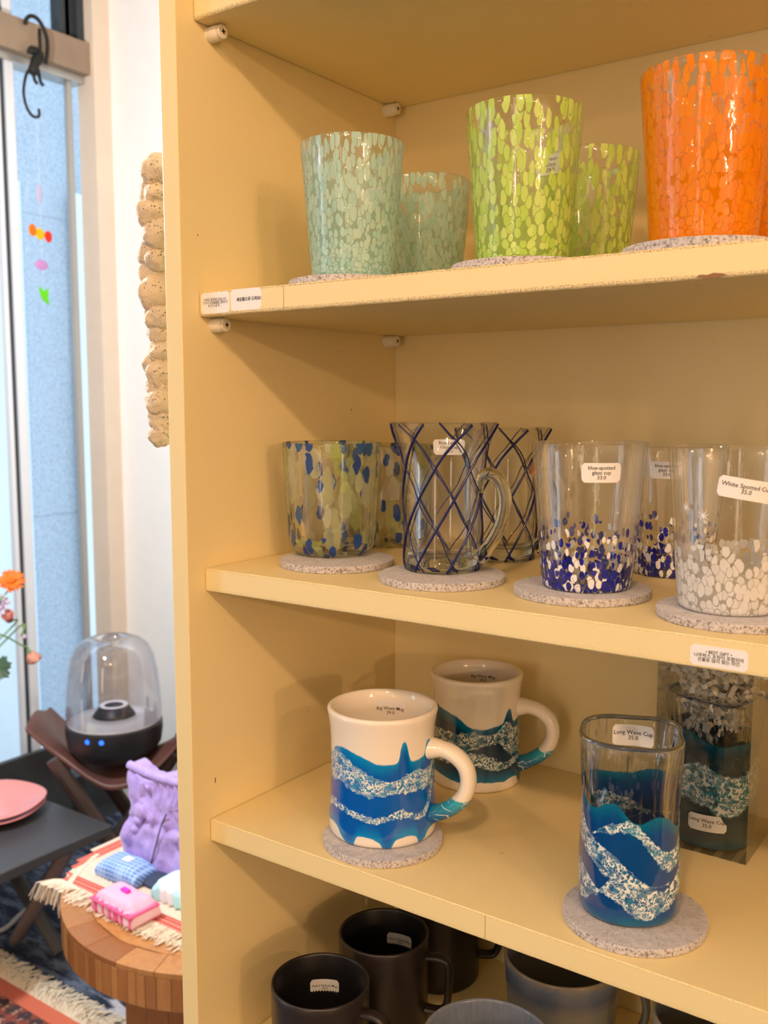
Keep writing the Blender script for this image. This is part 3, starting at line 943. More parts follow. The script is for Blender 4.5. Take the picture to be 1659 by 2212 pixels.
# ------------------------------------------------------------------ lattice mugs
def lattice_mug(x, y, z, lab, ha, sticker=True):
    root_rz = facing(x, y)
    H = 0.1165
    P = [(0.0290, 0.0), (0.0305, 0.002), (0.0308, 0.010), (0.0312, 0.030), (0.0316, 0.060), (0.0322, 0.078), (0.0345, 0.092), (0.0385, 0.105), (0.0432, H)]

    def R(zz):
        for (r0, z0), (r1, z1) in zip(P, P[1:]):
            if zz <= z1:
                return r0 + (r1 - r0) * (zz - z0) / (z1 - z0)
        return P[-1][0]
    out = [(0.001, 0.0005)] + P[:-1] + [(0.0428, H - 0.0008), (0.0430, H - 0.0002), (0.0425, H)]
    inn = [(0.0417, H - 0.0006)] + [(R(zz) - 0.0022, zz) for zz in (0.108, 0.1, 0.092, 0.085, 0.078, 0.07, 0.05, 0.03, 0.018)] + [(0.024, 0.0135), (0.001, 0.012)]
    o = revolve('lattice_mug', out, inn, [M_clear, M_clear], None, (x, y, z), root_rz, 96)
    tag(o, lab, 'mug', 'lattice glass mugs')
    bz = MB().lathe([(0.001, 0.0012), (0.0275, 0.0012), (0.0288, 0.004), (0.0282, 0.0095), (0.026, 0.011), (0.001, 0.0105)], 64).build('base', M_solid, o, smooth=True)
    for k in range(7):
        for s, wd in ((1, 0.00105), (-1, 0.00050)):
            th0 = 2 * pi * k / 7 + (0.1 if s > 0 else 0.42)
            pts = []
            for i in range(33):
                zz = 0.001 + (H - 0.0025) * i / 32
                a = th0 + s * (zz * 18.5 + (0.0 if zz < 0.09 else (zz - 0.09) * 4) + (0.04 * sin(zz * 160 + k) if s < 0 else 0))
                r = R(zz) + 0.0001
                pts.append((r * sin(a), -r * cos(a), zz))
            MB().tube(pts, wd, 6).build('lattice_thread', M_cobalt, o, smooth=True)
    # foot blobs of cobalt where the threads gather
    for th, q in ((-0.9, 0.0075), (-0.25, 0.0055), (0.3, 0.004)):
        mb = MB().tube([(0.0285 * sin(th - q / 0.03), -0.0285 * cos(th - q / 0.03), 0.0045), (0.0292 * sin(th), -0.0292 * cos(th), 0.004), (0.0285 * sin(th + q / 0.03), -0.0285 * cos(th + q / 0.03), 0.0025)], [0.0004, 0.0016, 0.0006], 8)
        mb.build('cobalt_fleck', M_cobalt, o, smooth=True)
    # handle
    q = 0.0315
    hp = spline([(q + 0.001, 0, 0.062), (q + 0.0005, 0, 0.070), (q + 0.004, 0, 0.0765), (q + 0.0115, 0, 0.0765), (q + 0.0185, 0, 0.069), (q + 0.0215, 0, 0.056), (q + 0.019, 0, 0.041), (q + 0.013, 0, 0.028), (q + 0.006, 0, 0.018), (q - 0.0005, 0, 0.0115)], 7)
    M = Matrix.Rotation(ha, 4, 'Z')
    hp = [M @ p for p in hp]
    rd = [0.0018 + 0.0030 * min(1, i / 9) if i < 10 else 0.0048 for i in range(len(hp))]
    rd = [r if i < len(rd) - 10 else r + 0.0022 * (i - (len(rd) - 10)) / 9 for i, r in enumerate(rd)]
    hd = MB().tube(hp, rd, 20, flat=(1.15, 0.95)).build('handle', M_solid, o, smooth=True)
    hd['label'] = 'thick clear glass handle'
    bl = MB().tube([M @ Vector((q + 0.0022, 0, 0.006)), M @ Vector((q + 0.0042, 0, 0.0125)), M @ Vector((q + 0.0025, 0, 0.022))], [0.0008, 0.0046, 0.0008], 12).build('handle_root', M_cobalt, o, smooth=True)
    if sticker:
        label(o, 'Blue Lattice\nGlass Cup\n30.0', 0.0265, 0.0125, on_cyl(0.0350, 0.0955, 0.14, True, 0.28), M_ink, 0.0037, bold=0.00003)
    return o


lattice_mug(-0.4016, 0.6472, ZT[2] + CT, 'clear flared glass mug with dark blue lattice lines, on a coaster', -0.45)
lm = lattice_mug(-0.4079, 0.7558, ZT[2], 'dark blue lattice glass mug standing behind the front one', -0.25, False)
label(lm, '30', 0.0085, 0.0115, on_cyl(0.0325, 0.081, 1.05, False, 0.1), M_ink, 0.0062, name='price_sticker', lab='round orange sticker with a handwritten 30', corner=0.0042, tint=M_orange_paper)


# ------------------------------------------------------------------ wave mugs
def wave_mug(x, y, z, mat, lab, ha, H=0.105, rb=0.0445, txt='Big Wave Mug\n39.0'):
    out = [(0.001, 0.001), (0.034, 0.001), (0.036, 0), (rb - 0.004, 0.0), (rb - 0.001, 0.0012), (rb, 0.004), (rb + 0.0002, 0.012), (rb - 0.0005, 0.022), (rb - 0.0015, 0.04), (rb - 0.0019, 0.06), (rb - 0.0017, 0.08), (rb - 0.0008, 0.092), (rb + 0.0006, 0.100), (rb + 0.0010, 0.1025), (rb + 0.0004, 0.1042), (rb - 0.0012, H)]
    inn = [(rb - 0.0030, 0.1046), (rb - 0.0044, 0.1030), (rb - 0.0056, 0.099), (rb - 0.0064, 0.09), (rb - 0.0068, 0.06), (rb - 0.0068, 0.02), (rb - 0.010, 0.010), (0.03, 0.0075), (0.001, 0.007)]
    o = revolve('wave_mug', out, inn, [mat, M_ceramic], None, (x, y, z), facing(x, y), 128)
    tag(o, lab, 'mug', 'blue wave mugs')
    q = rb - 0.004
    hp = spline([(q, 0, 0.073), (q + 0.010, 0, 0.0735), (q + 0.021, 0, 0.0705), (q + 0.0305, 0, 0.062), (q + 0.0335, 0, 0.050), (q + 0.030, 0, 0.0375), (q + 0.022, 0, 0.0280), (q + 0.012, 0, 0.0215), (q, 0, 0.0165)], 7)
    M = Matrix.Rotation(ha, 4, 'Z')
    hp = [M @ p for p in hp]
    n = len(hp)
    rd = [0.0072 + 0.0028 * max(0, 1 - i / 8) + 0.0012 * max(0, 1 - (n - 1 - i) / 8) for i in range(n)]
    hm = MB().tube(hp, rd, 24, flat=(1.15, 0.92)).build('handle', M_handle, o, smooth=True)
    hm['label'] = 'white handle with its foot dipped in blue'
    label(o, txt, 0.0275, 0.0185, on_cyl(rb - 0.0062, 0.0870, 0.18, True), M_ink, 0.0042, bold=0.00002)
    return o


b = N('handle_glaze')
o = b.obj()
x, y, z = b.sep(o)
nz = b.noise(o, 55, 4)
hh = b.math('ADD', z, b.math('MULTIPLY', b.math('SUBTRACT', nz, 0.5), 0.012))
mk = b.math('SUBTRACT', 1.0, b.step(hh, 0.034, 0.036))
vv = b.n('TexVoronoi', {'Vector': b.n('Mapping', {0: o, 3: (1, 1, 2)}), 'Scale': 75}, feature='DISTANCE_TO_EDGE').outputs[0]
lc = b.math('SUBTRACT', 1.0, b.step(vv, 0.015, 0.04))
col = b.mix(b.math('MULTIPLY', lc, b.step(nz, 0.45, 0.55)), b.mix(b.step(z, 0.016, 0.034), (0.0, 0.09, 0.28), (0.03, 0.36, 0.52)), (0.8, 0.86, 0.84))
M_handle = b.done(b.pbr(b.mix(mk, (0.86, 0.80, 0.71), col), 0.1, None, Coat_Weight=0.3))

wave_mug(-0.4463, 0.6274, ZT[3] + CT, M_wavemug, 'white and blue wave mug standing on a grey coaster at front', -0.38)
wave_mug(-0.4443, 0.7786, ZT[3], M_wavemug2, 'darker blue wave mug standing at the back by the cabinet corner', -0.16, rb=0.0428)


# ------------------------------------------------------------------ long wave cups
def long_cup(x, y, z, mat, lab, ph, H=0.126, txt='Long Wave Cup\n35.0', low=False):
    n = 128
    lp = lambda t: 0.0335 + 0.0030 * t + 0.0008 * sin(t * 7)
    wl = 0.0030
    out = [(0.001, 0.0015), (0.028, 0.001), (0.0300, 0.0004), (0.0325, 0.0018), (0.0334, 0.0045)]
    K = 26
    for i in range(1, K + 1):
        t = i / K
        out.append((lp(t), 0.0045 + (H - 0.006) * t))
    out += [(lp(1) - 0.0004, H - 0.0006), (lp(1) - 0.0015, H)]
    inn = [(lp(1) - 0.0027, H - 0.0008)]
    for i in range(K - 1, 1, -1):
        t = i / K
        inn.append((lp(t) - wl, 0.0045 + (H - 0.006) * t))
    inn += [(0.026, 0.0115), (0.001, 0.0105)]

    def rf(th, zz):
        t = zz / H
        a = th + ph + 0.25 * t
        s = 0.065 * t ** 0.5
        return 1 + s * cos(4 * a) + 0.03 * t * cos(3 * a + 1.1) + 0.012 * sin(5 * a + t * 6) * t + 0.012 * sin(2 * a + 9 * t)
    o = revolve('tall_glass_cup', out, inn, [mat, M_clear], None, (x, y, z), facing(x, y), n, rf)
    tag(o, lab, 'glass', 'tall blue wave cups')
    rp = []
    for i in range(97):
        th = 2 * pi * i / 96
        q = (lp(1) - 0.0014) * rf(th, H)
        rp.append((q * sin(th), -q * cos(th), H - 0.0008))
    MB().tube(rp, 0.0017, 10, cap=False).build('rim', M_rimglass, o, smooth=True)
    if not low:
        label(o, txt, 0.0300, 0.0155, on_cyl(0.0318, 0.1125, 0.02, True), M_ink, 0.0043, bold=0.00003)
    else:
        label(o, txt, 0.0300, 0.0135, on_cyl(0.0352, 0.0235, -0.12, False), M_ink, 0.0043, bold=0.00003)
    return o


long_cup(-0.2320, 0.6226, ZT[3] + CT, M_longwave, 'tall wavy-rimmed blue glass cup on a coaster at the shelf front', -1.05)
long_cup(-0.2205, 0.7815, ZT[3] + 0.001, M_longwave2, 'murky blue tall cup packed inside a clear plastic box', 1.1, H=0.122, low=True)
# box
bx = empty('clear_box', (-0.2205, 0.7815, ZT[3]), label='clear plastic gift box round the tall cup at the shelf back', cat='box')
hw, bh, tk = 0.0372, 0.170, 0.0004
for (a, c, d, e) in ((-hw, hw, -hw, -hw + tk), (-hw, hw, hw - tk, hw), (-hw, -hw + tk, -hw + tk, hw - tk), (hw - tk, hw, -hw + tk, hw - tk)):
    MB().box(a, c, d, e, 0, bh).build('side', M_acetate, bx)
MB().box(-hw + tk, hw - tk, -hw + tk, hw - tk, 0.0, 0.0005).build('bottom', M_acetate, bx)
MB().box(-hw, hw, -hw, hw, bh, bh + tk).build('lid', M_acetate, bx)
# crinkled paper
mb = MB()
rs = random.Random(3)


def strip(p, d, L, wd, curl, seg=5, side=None):
    """thin folded paper strip"""
    p = Vector(p)
    d = Vector(d).normalized()
    side = side or d.cross(Vector((rs.random() - .5, rs.random() - .5, rs.random() - .5))).normalized()
    up = side.cross(d)
    v = []
    for i in range(seg + 1):
        off = up * (0.0016 if i % 2 else -0.0016)
        c = p + off
        for a in (-1, 1):
            for h in (0, 0.0003):
                v.append(c + side * (wd / 2 * a) + up * h)
        d = (d + up * curl * (rs.random() - 0.3) + Vector((0, 0, -0.05))).normalized()
        p = p + d * (L / seg)
    f = []
    for i in range(seg):
        k = i * 4
        f += [(k, k + 4, k + 6, k + 2), (k + 1, k + 3, k + 7, k + 5), (k, k + 1, k + 5, k + 4), (k + 2, k + 6, k + 7, k + 3)]
    mb.add(v, f)


for i in range(520):
    a = rs.random() * 2 * pi
    r = 0.030 * sqrt(rs.random())
    zz = 0.118 + 0.038 * rs.random() if i > 120 else 0.100 + 0.02 * rs.random()
    if i <= 120:
        r *= 0.85
    dirv = (rs.random() - .5, rs.random() - .5, (rs.random() - .5) * 0.6)
    strip((r * cos(a), r * sin(a), zz), dirv, 0.010 + 0.006 * rs.random(), 0.0035, 0.8)
for k, (xx, dx) in enumerate(((0.002, 0.1), (0.007, 0.22), (-0.004, 0.0), (0.010, 0.3))):
    strip((xx - 0.012, -0.022, 0.103), (dx, 0.0, -1), 0.026, 0.0035, 0.25, 6, Vector((1, -0.4, 0)).normalized())
M_shred = simple('kraft_white_paper', (0.93, 0.88, 0.80), 0.7)
pp = mb.build('shredded_paper', M_shred, None, (-0.2205, 0.7815, ZT[3]))
tag(pp, 'crinkled white paper shreds stuffed into the boxed cup', 'paper', kind='stuff')


# ------------------------------------------------------------------ bottom shelf mugs
def plain_mug(x, y, z, lab, mats_, r=0.042, H=0.0916, ha=-0.3, cat='mug', grp=None, square=True, taper=0.97, name='stoneware_mug', stick=None, hh=True, th0=0.25, wall=0.003):
    out = [(0.001, 0.001), (r * taper - 0.008, 0.0), (r * taper - 0.002, 0.0), (r * taper, 0.003)]
    for i in range(1, 13):
        t = i / 12
        out.append((r * (taper + (1 - taper) * t), 0.003 + (H - 0.0045) * t))
    out += [(r - 0.0006, H - 0.0003), (r - 0.0014, H)]
    inn = [(r - 0.0024, H - 0.0005), (r - wall, H - 0.002), (r * (taper + 1) / 2 - wall, H * 0.5), (r * taper - wall, 0.012), (r * taper - wall - 0.006, 0.006), (0.001, 0.0055)]
    o = revolve(name, out, inn, mats_, None, (x, y, z), facing(x, y), 96)
    tag(o, lab, cat, grp)
    if hh:
        q = r * 0.975 - 0.003
        M = Matrix.Rotation(ha, 4, 'Z')
        if square:
            P = [(q, 0, H * 0.80), (q + 0.014, 0, H * 0.815), (q + 0.0215, 0, H * 0.79), (q + 0.0245, 0, H * 0.70), (q + 0.024, 0, H * 0.5), (q + 0.023, 0, H * 0.36), (q + 0.019, 0, H * 0.27), (q + 0.012, 0, H * 0.245), (q, 0, H * 0.25)]
        else:
            P = [(q, 0, H * 0.86), (q + 0.010, 0, H * 0.87), (q + 0.021, 0, H * 0.80), (q + 0.026, 0, H * 0.62), (q + 0.022, 0, H * 0.42), (q + 0.011, 0, H * 0.28), (q, 0, H * 0.24)]
        pts = [M @ p for p in spline(P, 6)]
        MB().tube(pts, 0.0047, 16, flat=(1.3, 0.75)).build('handle', mats_[0], o, smooth=True)
    if stick:
        label(o, stick, 0.0262, 0.0145, on_cyl(r - wall - 0.0003, H * 0.66, th0, True), M_ink, 0.0030, bold=0.00002)
    return o


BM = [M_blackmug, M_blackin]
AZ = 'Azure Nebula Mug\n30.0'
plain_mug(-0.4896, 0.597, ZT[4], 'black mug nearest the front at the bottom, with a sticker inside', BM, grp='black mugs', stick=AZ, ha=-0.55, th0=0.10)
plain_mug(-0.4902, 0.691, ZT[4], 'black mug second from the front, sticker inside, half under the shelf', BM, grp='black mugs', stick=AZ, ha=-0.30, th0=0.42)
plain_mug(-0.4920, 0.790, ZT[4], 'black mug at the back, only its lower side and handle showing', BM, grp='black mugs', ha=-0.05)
plain_mug(-0.3375, 0.7499, ZT[4], 'grey stoneware mug with a blue band under its rim', [M_greymug, M_greymug], r=0.0515, H=0.093, ha=-0.15, square=False, taper=0.86, grp='grey mugs')
plain_mug(-0.3373, 0.6132, ZT[4], 'blue-grey glazed mug at the bottom edge, mostly cut off', [M_greymug, M_blueglaze], r=0.0505, H=0.0916, ha=-0.5, square=False, taper=0.88, grp='grey mugs', hh=False)
plain_mug(-0.205, 0.742, ZT[4], 'pale stoneware mug just peeping under the shelf at lower right', [simple('pale_stone', (0.4, 0.36, 0.3), 0.3), M_greymug], r=0.045, H=0.090, ha=0.1, square=False, taper=0.9, grp='grey mugs')

# ------------------------------------------------------------------ stone garland
b = N('white_coral_stone')
o = b.obj()
vz = b.n('TexVoronoi', {'Vector': o, 'Scale': 330}, feature='F1').outputs[0]
ns = b.noise(o, 120, 5, 0.7)
pits = b.math('MULTIPLY', b.math('SUBTRACT', 1.0, b.step(vz, 0.10, 0.32)), b.step(ns, 0.44, 0.66))
c = b.mix(pits, b.mix(ns, (0.58, 0.44, 0.29), (0.76, 0.61, 0.43)), (0.36, 0.26, 0.17))
hgt = b.math('SUBTRACT', b.math('MULTIPLY', ns, 1.0), b.math('MULTIPLY', pits, 0.8))
M_stone = b.done(b.pbr(c, 0.75, b.bump(hgt, 0.9, 0.004)))
gar = empty('stone_garland', (-0.6360, 0.566, 1.545), label='hanging strand of rough white coral stones on the cabinet side', cat='garland')
rs = random.Random(5)
zs = 1.548
k = 0
spec = [(0.0, 0.0, 0.0135), (-0.011, -0.016, 0.0125), (0.002, -0.020, 0.0105), (-0.002, -0.036, 0.0140), (-0.014, -0.047, 0.0125), (0.000, -0.052, 0.0140),
        (-0.009, -0.066, 0.0150), (0.001, -0.072, 0.0110), (-0.010, -0.083, 0.0140), (-0.006, -0.100, 0.0150), (-0.007, -0.117, 0.0110), (0.000, -0.121, 0.0120),
        (-0.004, -0.133, 0.0115), (-0.006, -0.146, 0.0125), (0.001, -0.150, 0.0110), (-0.006, -0.160, 0.0130), (0.000, -0.169, 0.0130), (-0.004, -0.180, 0.0120), (-0.002, -0.193, 0.0125),
        (-0.003, -0.206, 0.0115), (0.002, -0.213, 0.0100), (-0.001, -0.220, 0.0105)]
ico = bmesh.new()
bmesh.ops.create_icosphere(ico, subdivisions=4, radius=1)
iv = [v.co.copy() for v in ico.verts]
iff = [tuple(v.index for v in f.verts) for f in ico.faces]
ico.free()
for (dx, dz, r) in spec:
    sd = Vector((rs.random() * 50, rs.random() * 50, rs.random() * 50))
    sx, sy, sz = 0.95 + 0.25 * rs.random(), 0.95, 0.92 + 0.3 * rs.random()
    v = []
    for p in iv:
        d = 1 + 0.22 * noise.noise(p * 1.1 + sd) + 0.09 * noise.noise(p * 2.7 + sd) + 0.035 * noise.noise(p * 7 + sd) + 0.02 * noise.noise(p * 16 + sd)
        v.append((p.x * r * sx * d, p.y * r * sy * d, p.z * r * sz * d))
    # keep clear of the cabinet side
    new_obj('stone', v, iff, M_stone, gar, (dx * 0.82 - 0.001, 0.003 - dx * 0.6 + rs.uniform(-.003, .002), dz), None, True)
MB().tube([(0.0345, 0.010, 0.006), (0.016, 0.010, 0.006)], 0.0016, 8).build('nail', M_alu, gar)
MB().tube([(0.016, 0.010, 0.008), (0.016, 0.010, -0.225)], 0.0012, 6).build('string', simple('cotton_string', (0.7, 0.65, 0.55), 0.9), gar)

# ------------------------------------------------------------------ hook and mobile
M_iron = simple('black_iron', (0.006, 0.006, 0.006), 0.7)
hk = empty('monkey_hook', (-2.535, 1.80, 2.35), label='black iron monkey hook hanging over the wooden window bar', cat='hook')
mb = MB()
arm = spline([(0.012, 0.040, 0.00), (0.014, 0.046, 0.05), (0.012, 0.042, 0.085), (0.006, 0.024, 0.118), (0.0, 0.004, 0.124), (-0.006, -0.009, 0.112), (-0.008, -0.012, 0.098)], 6)
mb.tube(arm, 0.0058, 10)
mb.build('tail_loop', M_iron, hk, smooth=True)
MB().tube(spline([(0.0, 0.030, 0.095), (0.012, 0.022, 0.05), (0.013, 0.022, 0.01)], 6), 0.005, 10).build('arm', M_iron, hk, smooth=True)
mb = MB()
mb.tube([(0.005, 0.030, 0.030), (0.004, 0.026, 0.018), (0, 0.016, 0.004), (0, 0.008, -0.012), (0, 0.006, -0.030), (0, 0.010, -0.040)], [0.007, 0.013, 0.016, 0.013, 0.019, 0.008], 14)
mb.build('torso', M_iron, hk, smooth=True)
mb = MB()
mb.tube([(0.002, 0.026, 0.022), (0.002, 0.012, 0.028), (0.002, -0.004, 0.026), (0.002, -0.014, 0.018)], [0.008, 0.0125, 0.011, 0.004], 14)
mb.tube([(0.002, 0.000, 0.024), (0.002, 0.000, 0.040)], [0.006, 0.003], 8)
mb.build('head', M_iron, hk, smooth=True)
for a in (0.0, 0.020):
    MB().tube(spline([(0.0, a + 0.004, -0.03), (0.004, a + 0.002, -0.045), (0.006, a + 0.006, -0.060), (0.010, a + 0.012, -0.064)], 4), [0.0048] * 12 + [0.003], 8).build('paw', M_iron, hk, smooth=True)
MB().tube(spline([(0, 0.010, -0.012), (0, -0.014, -0.035), (0, -0.026, -0.065), (0, -0.031, -0.10), (0, -0.024, -0.134), (0, -0.008, -0.155), (0, 0.010, -0.158), (0, 0.019, -0.148), (0, 0.018, -0.132)], 6), 0.0042, 10).build('tail', M_iron, hk, smooth=True)

mo = empty('glass_mobile', (-2.53, 1.807, 2.19), label='thread of small coloured glass pieces hanging against the window', cat='mobile')
MB().tube([(0, 0, 0.0), (0, 0, -0.54)], 0.0005, 5).build('thread', simple('clear_thread', (0.75, 0.8, 0.85), 0.5), mo)


def blob(name, y, z, ry, rz_, col, rx=0.004, em=0.0):
    b = N(name + '_glass')
    m = b.done(b.n('MixShader', {0: 0.5, 1: b.pbr(col, 0.15), 2: b.n('BsdfTranslucent', {'Color': col})}).outputs[0])
    v = [(p.x * rx, p.y * ry * (1 + 0.15 * noise.noise(p * 2 + Vector((y * 99, 0, 0)))) + y, p.z * rz_ + z) for p in iv]
    return new_obj(name, v, iff, m, mo, None, None, True)


blob('clear_drop', -0.002, -0.218, 0.010, 0.028, (0.75, 0.72, 0.88))
blob('orange_bead', -0.029, -0.326, 0.013, 0.018, (1.0, 0.30, 0.0))
blob('yellow_bead', -0.004, -0.334, 0.015, 0.017, (1.0, 0.70, 0.0))
blob('red_bead', 0.024, -0.338, 0.013, 0.017, (0.95, 0.06, 0.02))
blob('lilac_bead', -0.003, -0.424, 0.022, 0.015, (0.80, 0.45, 0.80))
v = [(0, -0.018, 0.024), (0, 0.0, 0.012), (0, 0.015, 0.022), (0, 0.013, -0.01), (0, 0.016, -0.028), (0, 0.0, -0.018), (0, -0.010, -0.006)]
v = [(x + s, y, z - 0.512) for s in (0, 0.004) for x, y, z in v]
f = [tuple(range(7)), tuple(range(13, 6, -1))] + [(i, 7 + i, 7 + (i + 1) % 7, (i + 1) % 7) for i in range(7)]
b = N('green_glass')
m = b.done(b.n('MixShader', {0: 0.5, 1: b.pbr((0.25, 0.85, 0.02), 0.15), 2: b.n('BsdfTranslucent', {'Color': (0.25, 0.9, 0.02)})}).outputs[0])
new_obj('green_piece', v, f, m, mo)

# ------------------------------------------------------------------ dark bench with trestle legs
M_bench = simple('black_stained_board', (0.05, 0.052, 0.06), 0.4, 0.15, 30, 0.2)
M_leg = simple('brown_metal_leg', (0.24, 0.19, 0.19), 0.35)
bn = empty('trestle_bench', (-2.05, 1.0, 0), label='low charcoal bench with crossed legs carrying the pink plates', cat='bench')
MB().box(-0.27, 0.255, -0.6, 0.415, 0.335, 0.36).build('tabletop', M_bench, bn, bevel=0.003)
for yy in (0.305, -0.45):
    MB().tube([(0.232, yy, 0.335), (-0.02, yy + 0.025, 0.022)], 0.017, 10, flat=(1.3, 0.8)).build('leg', M_leg, bn, smooth=True, sharp=40)
    MB().tube([(-0.20, yy + 0.028, 0.335), (0.12, yy + 0.050, 0.022)], 0.015, 10, flat=(1.3, 0.8)).build('leg', M_dgrey, bn, smooth=True, sharp=40)
pnl = MB().box(0, 0.02, -1.0, 0.42, 0, 0.30).build('charcoal_panel', M_dgrey, None, (-2.52, 1.4, 0))
tag(pnl, 'charcoal board standing below the window behind the bench', 'board')

# plates
M_pink = simple('pink_glaze', (0.86, 0.30, 0.28), 0.15, Coat_Weight=0.3)
M_pinkr = simple('pink_rim_dark', (0.55, 0.2, 0.16), 0.25)
M_lime = simple('lime_glaze', (0.66, 0.78, 0.22), 0.15)


def plate(x, y, z, lab, m, R=0.125, grp='plates on the bench'):
    pr = [(0.001, 0.004), (0.05, 0.002), (0.055, 0.0), (0.06, 0.002), (R * 0.8, 0.012), (R * 0.97, 0.021), (R, 0.0235), (R * 0.985, 0.025), (R * 0.93, 0.0225), (R * 0.78, 0.016), (0.062, 0.008), (0.001, 0.0075)]
    v, f, n = [], [], 72
    for r, zz in pr:
        for i in range(n):
            a = 2 * pi * i / n
            q = 1 + 0.012 * sin(5 * a + R * 70) * (r / R) ** 2
            v.append((r * q * cos(a), r * q * sin(a), zz + 0.0015 * sin(3 * a) * (r / R) ** 3))
    for j in range(len(pr) - 1):
        for i in range(n):
            k = (i + 1) % n
            f.append((j * n + i, j * n + k, (j + 1) * n + k, (j + 1) * n + i))
    f += [tuple(range(n - 1, -1, -1)), tuple((len(pr) - 1) * n + i for i in range(n))]
    o = new_obj('plate', v, f, m, None, (x, y, z), None, True)
    tag(o, lab, 'plate', grp)
    return o


plate(-2.075, 1.285, 0.361, 'pink glazed plate, the lower one of the stack on the bench', M_pink, 0.120)
plate(-2.077, 1.285, 0.374, 'pink glazed plate on top of the stack on the bench', M_pink, 0.124)
plate(-1.985, 1.035, 0.361, 'brownish plate under the lime one at the left picture edge', M_pinkr, 0.108)
plate(-1.985, 1.035, 0.374, 'lime glazed plate stacked on another at the left picture edge', M_lime, 0.112)

# ------------------------------------------------------------------ flowers in a vase
M_stem = simple('flower_stem', (0.18, 0.34, 0.10), 0.6)
M_leafg = simple('dark_leaf', (0.03, 0.075, 0.03), 0.5)
M_vase = simple('white_vase', (0.75, 0.74, 0.72), 0.25)
vx, vy = -2.20, 1.12
va = MB().lathe([(0.001, 0.0), (0.045, 0.0), (0.055, 0.01), (0.062, 0.06), (0.05, 0.13), (0.030, 0.17), (0.032, 0.19), (0.028, 0.19), (0.026, 0.17), (0.046, 0.13), (0.056, 0.06), (0.05, 0.014), (0.001, 0.012)], 40).build('vase', M_vase, None, (vx, vy, 0.361), smooth=True)
tag(va, 'white vase on the bench holding the flowers', 'vase')


def flower_stem(root, bend, base=(0, 0, 0)):
    pass


def petal_ring(mb, n, L, wd, tilt, c=(0, 0, 0), start=0.0, cup=0.0, seed=0):
    rs = random.Random(seed)
    for k in range(n):
        a = start + 2 * pi * k / n + rs.uniform(-.06, .06)
        l = L * rs.uniform(0.88, 1.08)
        M = Matrix.Translation(c) @ Matrix.Rotation(a, 4, 'Z') @ Matrix.Rotation(-tilt + rs.uniform(-.12, .12), 4, 'Y')
        v = []
        for t, q in ((0.08, 0.35), (0.35, 0.8), (0.65, 1.0), (0.88, 0.8), (1.0, 0.25)):
            for s in (-1, 0, 1):
                v.append(M @ Vector((l * t, s * wd / 2 * q, cup * l * t * t + (0.0015 if s == 0 else 0))))
        f = []
        for i in range(4):
            for j in range(2):
                e = i * 3 + j
                f.append((e, e + 3, e + 4, e + 1))
        mb.add(v, f)


def make_flower(name, head, lab, pet_mat, kind, aim=(0.5, -0.7, 0.4), ctrl=None, grp='flowers in the vase', size=1.0):
    hx, hy, hz = head
    root = empty(name, (vx, vy, 0.40), label=lab, cat='flower', group=grp)
    H = Vector((hx - vx, hy - vy, hz - 0.40))
    mid = Vector((H.x * 0.25, H.y * 0.3, H.z * 0.6)) if ctrl is None else Vector(ctrl)
    A = Vector(aim).normalized()
    pts = spline([(random.uniform(-.01, .01), random.uniform(-.01, .01), -0.02), (H.x * 0.06, H.y * 0.06, 0.15), mid, H - A * 0.02, H], 7)
    MB().tube(pts, 0.0024, 7).build('stem', M_stem, root, smooth=True)
    R = A.to_track_quat('Z', 'X').to_matrix().to_4x4()
    mb = MB()
    if kind == 'gerbera':
        petal_ring(mb, 26, 0.036 * size, 0.0085, 0.12, seed=1)
        petal_ring(mb, 26, 0.031 * size, 0.008, 0.30, (0, 0, 0.002), 0.12, seed=2)
        petal_ring(mb, 18, 0.016 * size, 0.005, 0.65, (0, 0, 0.004), 0.1, seed=3)
    elif kind == 'rose':
        for j, (n_, L_, t_, cu) in enumerate(((5, 0.034, 0.80, 0.25), (5, 0.034, 1.02, 0.2), (5, 0.032, 1.2, 0.15), (4, 0.03, 1.38, 0.1))):
            petal_ring(mb, n_, L_ * size, 0.024 * size, t_, (0, 0, 0), j * 0.7, cu, seed=j)
    else:
        petal_ring(mb, 9, 0.030 * size, 0.013, 0.5, seed=4)
        petal_ring(mb, 7, 0.022 * size, 0.012, 0.9, seed=5)
    p = mb.build('petals', pet_mat, root, H, R.to_euler(), smooth=True)
    so = p.modifiers.new('solid', 'SOLIDIFY')
    so.thickness = 0.0006
    if kind == 'gerbera':
        MB().lathe([(0.001, 0.001), (0.007, 0.002), (0.0085, 0.004), (0.006, 0.0065), (0.001, 0.006)], 20).build('flower_centre', simple('dark_centre', (0.10, 0.035, 0.02), 0.9, 1, 900), root, H, R.to_euler(), smooth=True)
    else:
        mb = MB()
        petal_ring(mb, 5, 0.012, 0.006, 0.6, (0, 0, -0.004), seed=9)
        mb.build('sepals', M_stem, root, H, R.to_euler())
    return root


def pet(name, c1, c2):
    b = N(name)
    f = b.noise(b.obj(), 60, 3)
    cc = b.mix(f, c1, c2)
    return b.done(b.n('MixShader', {0: 0.35, 1: b.pbr(cc, 0.5), 2: b.n('BsdfTranslucent', {'Color': cc})}).outputs[0])


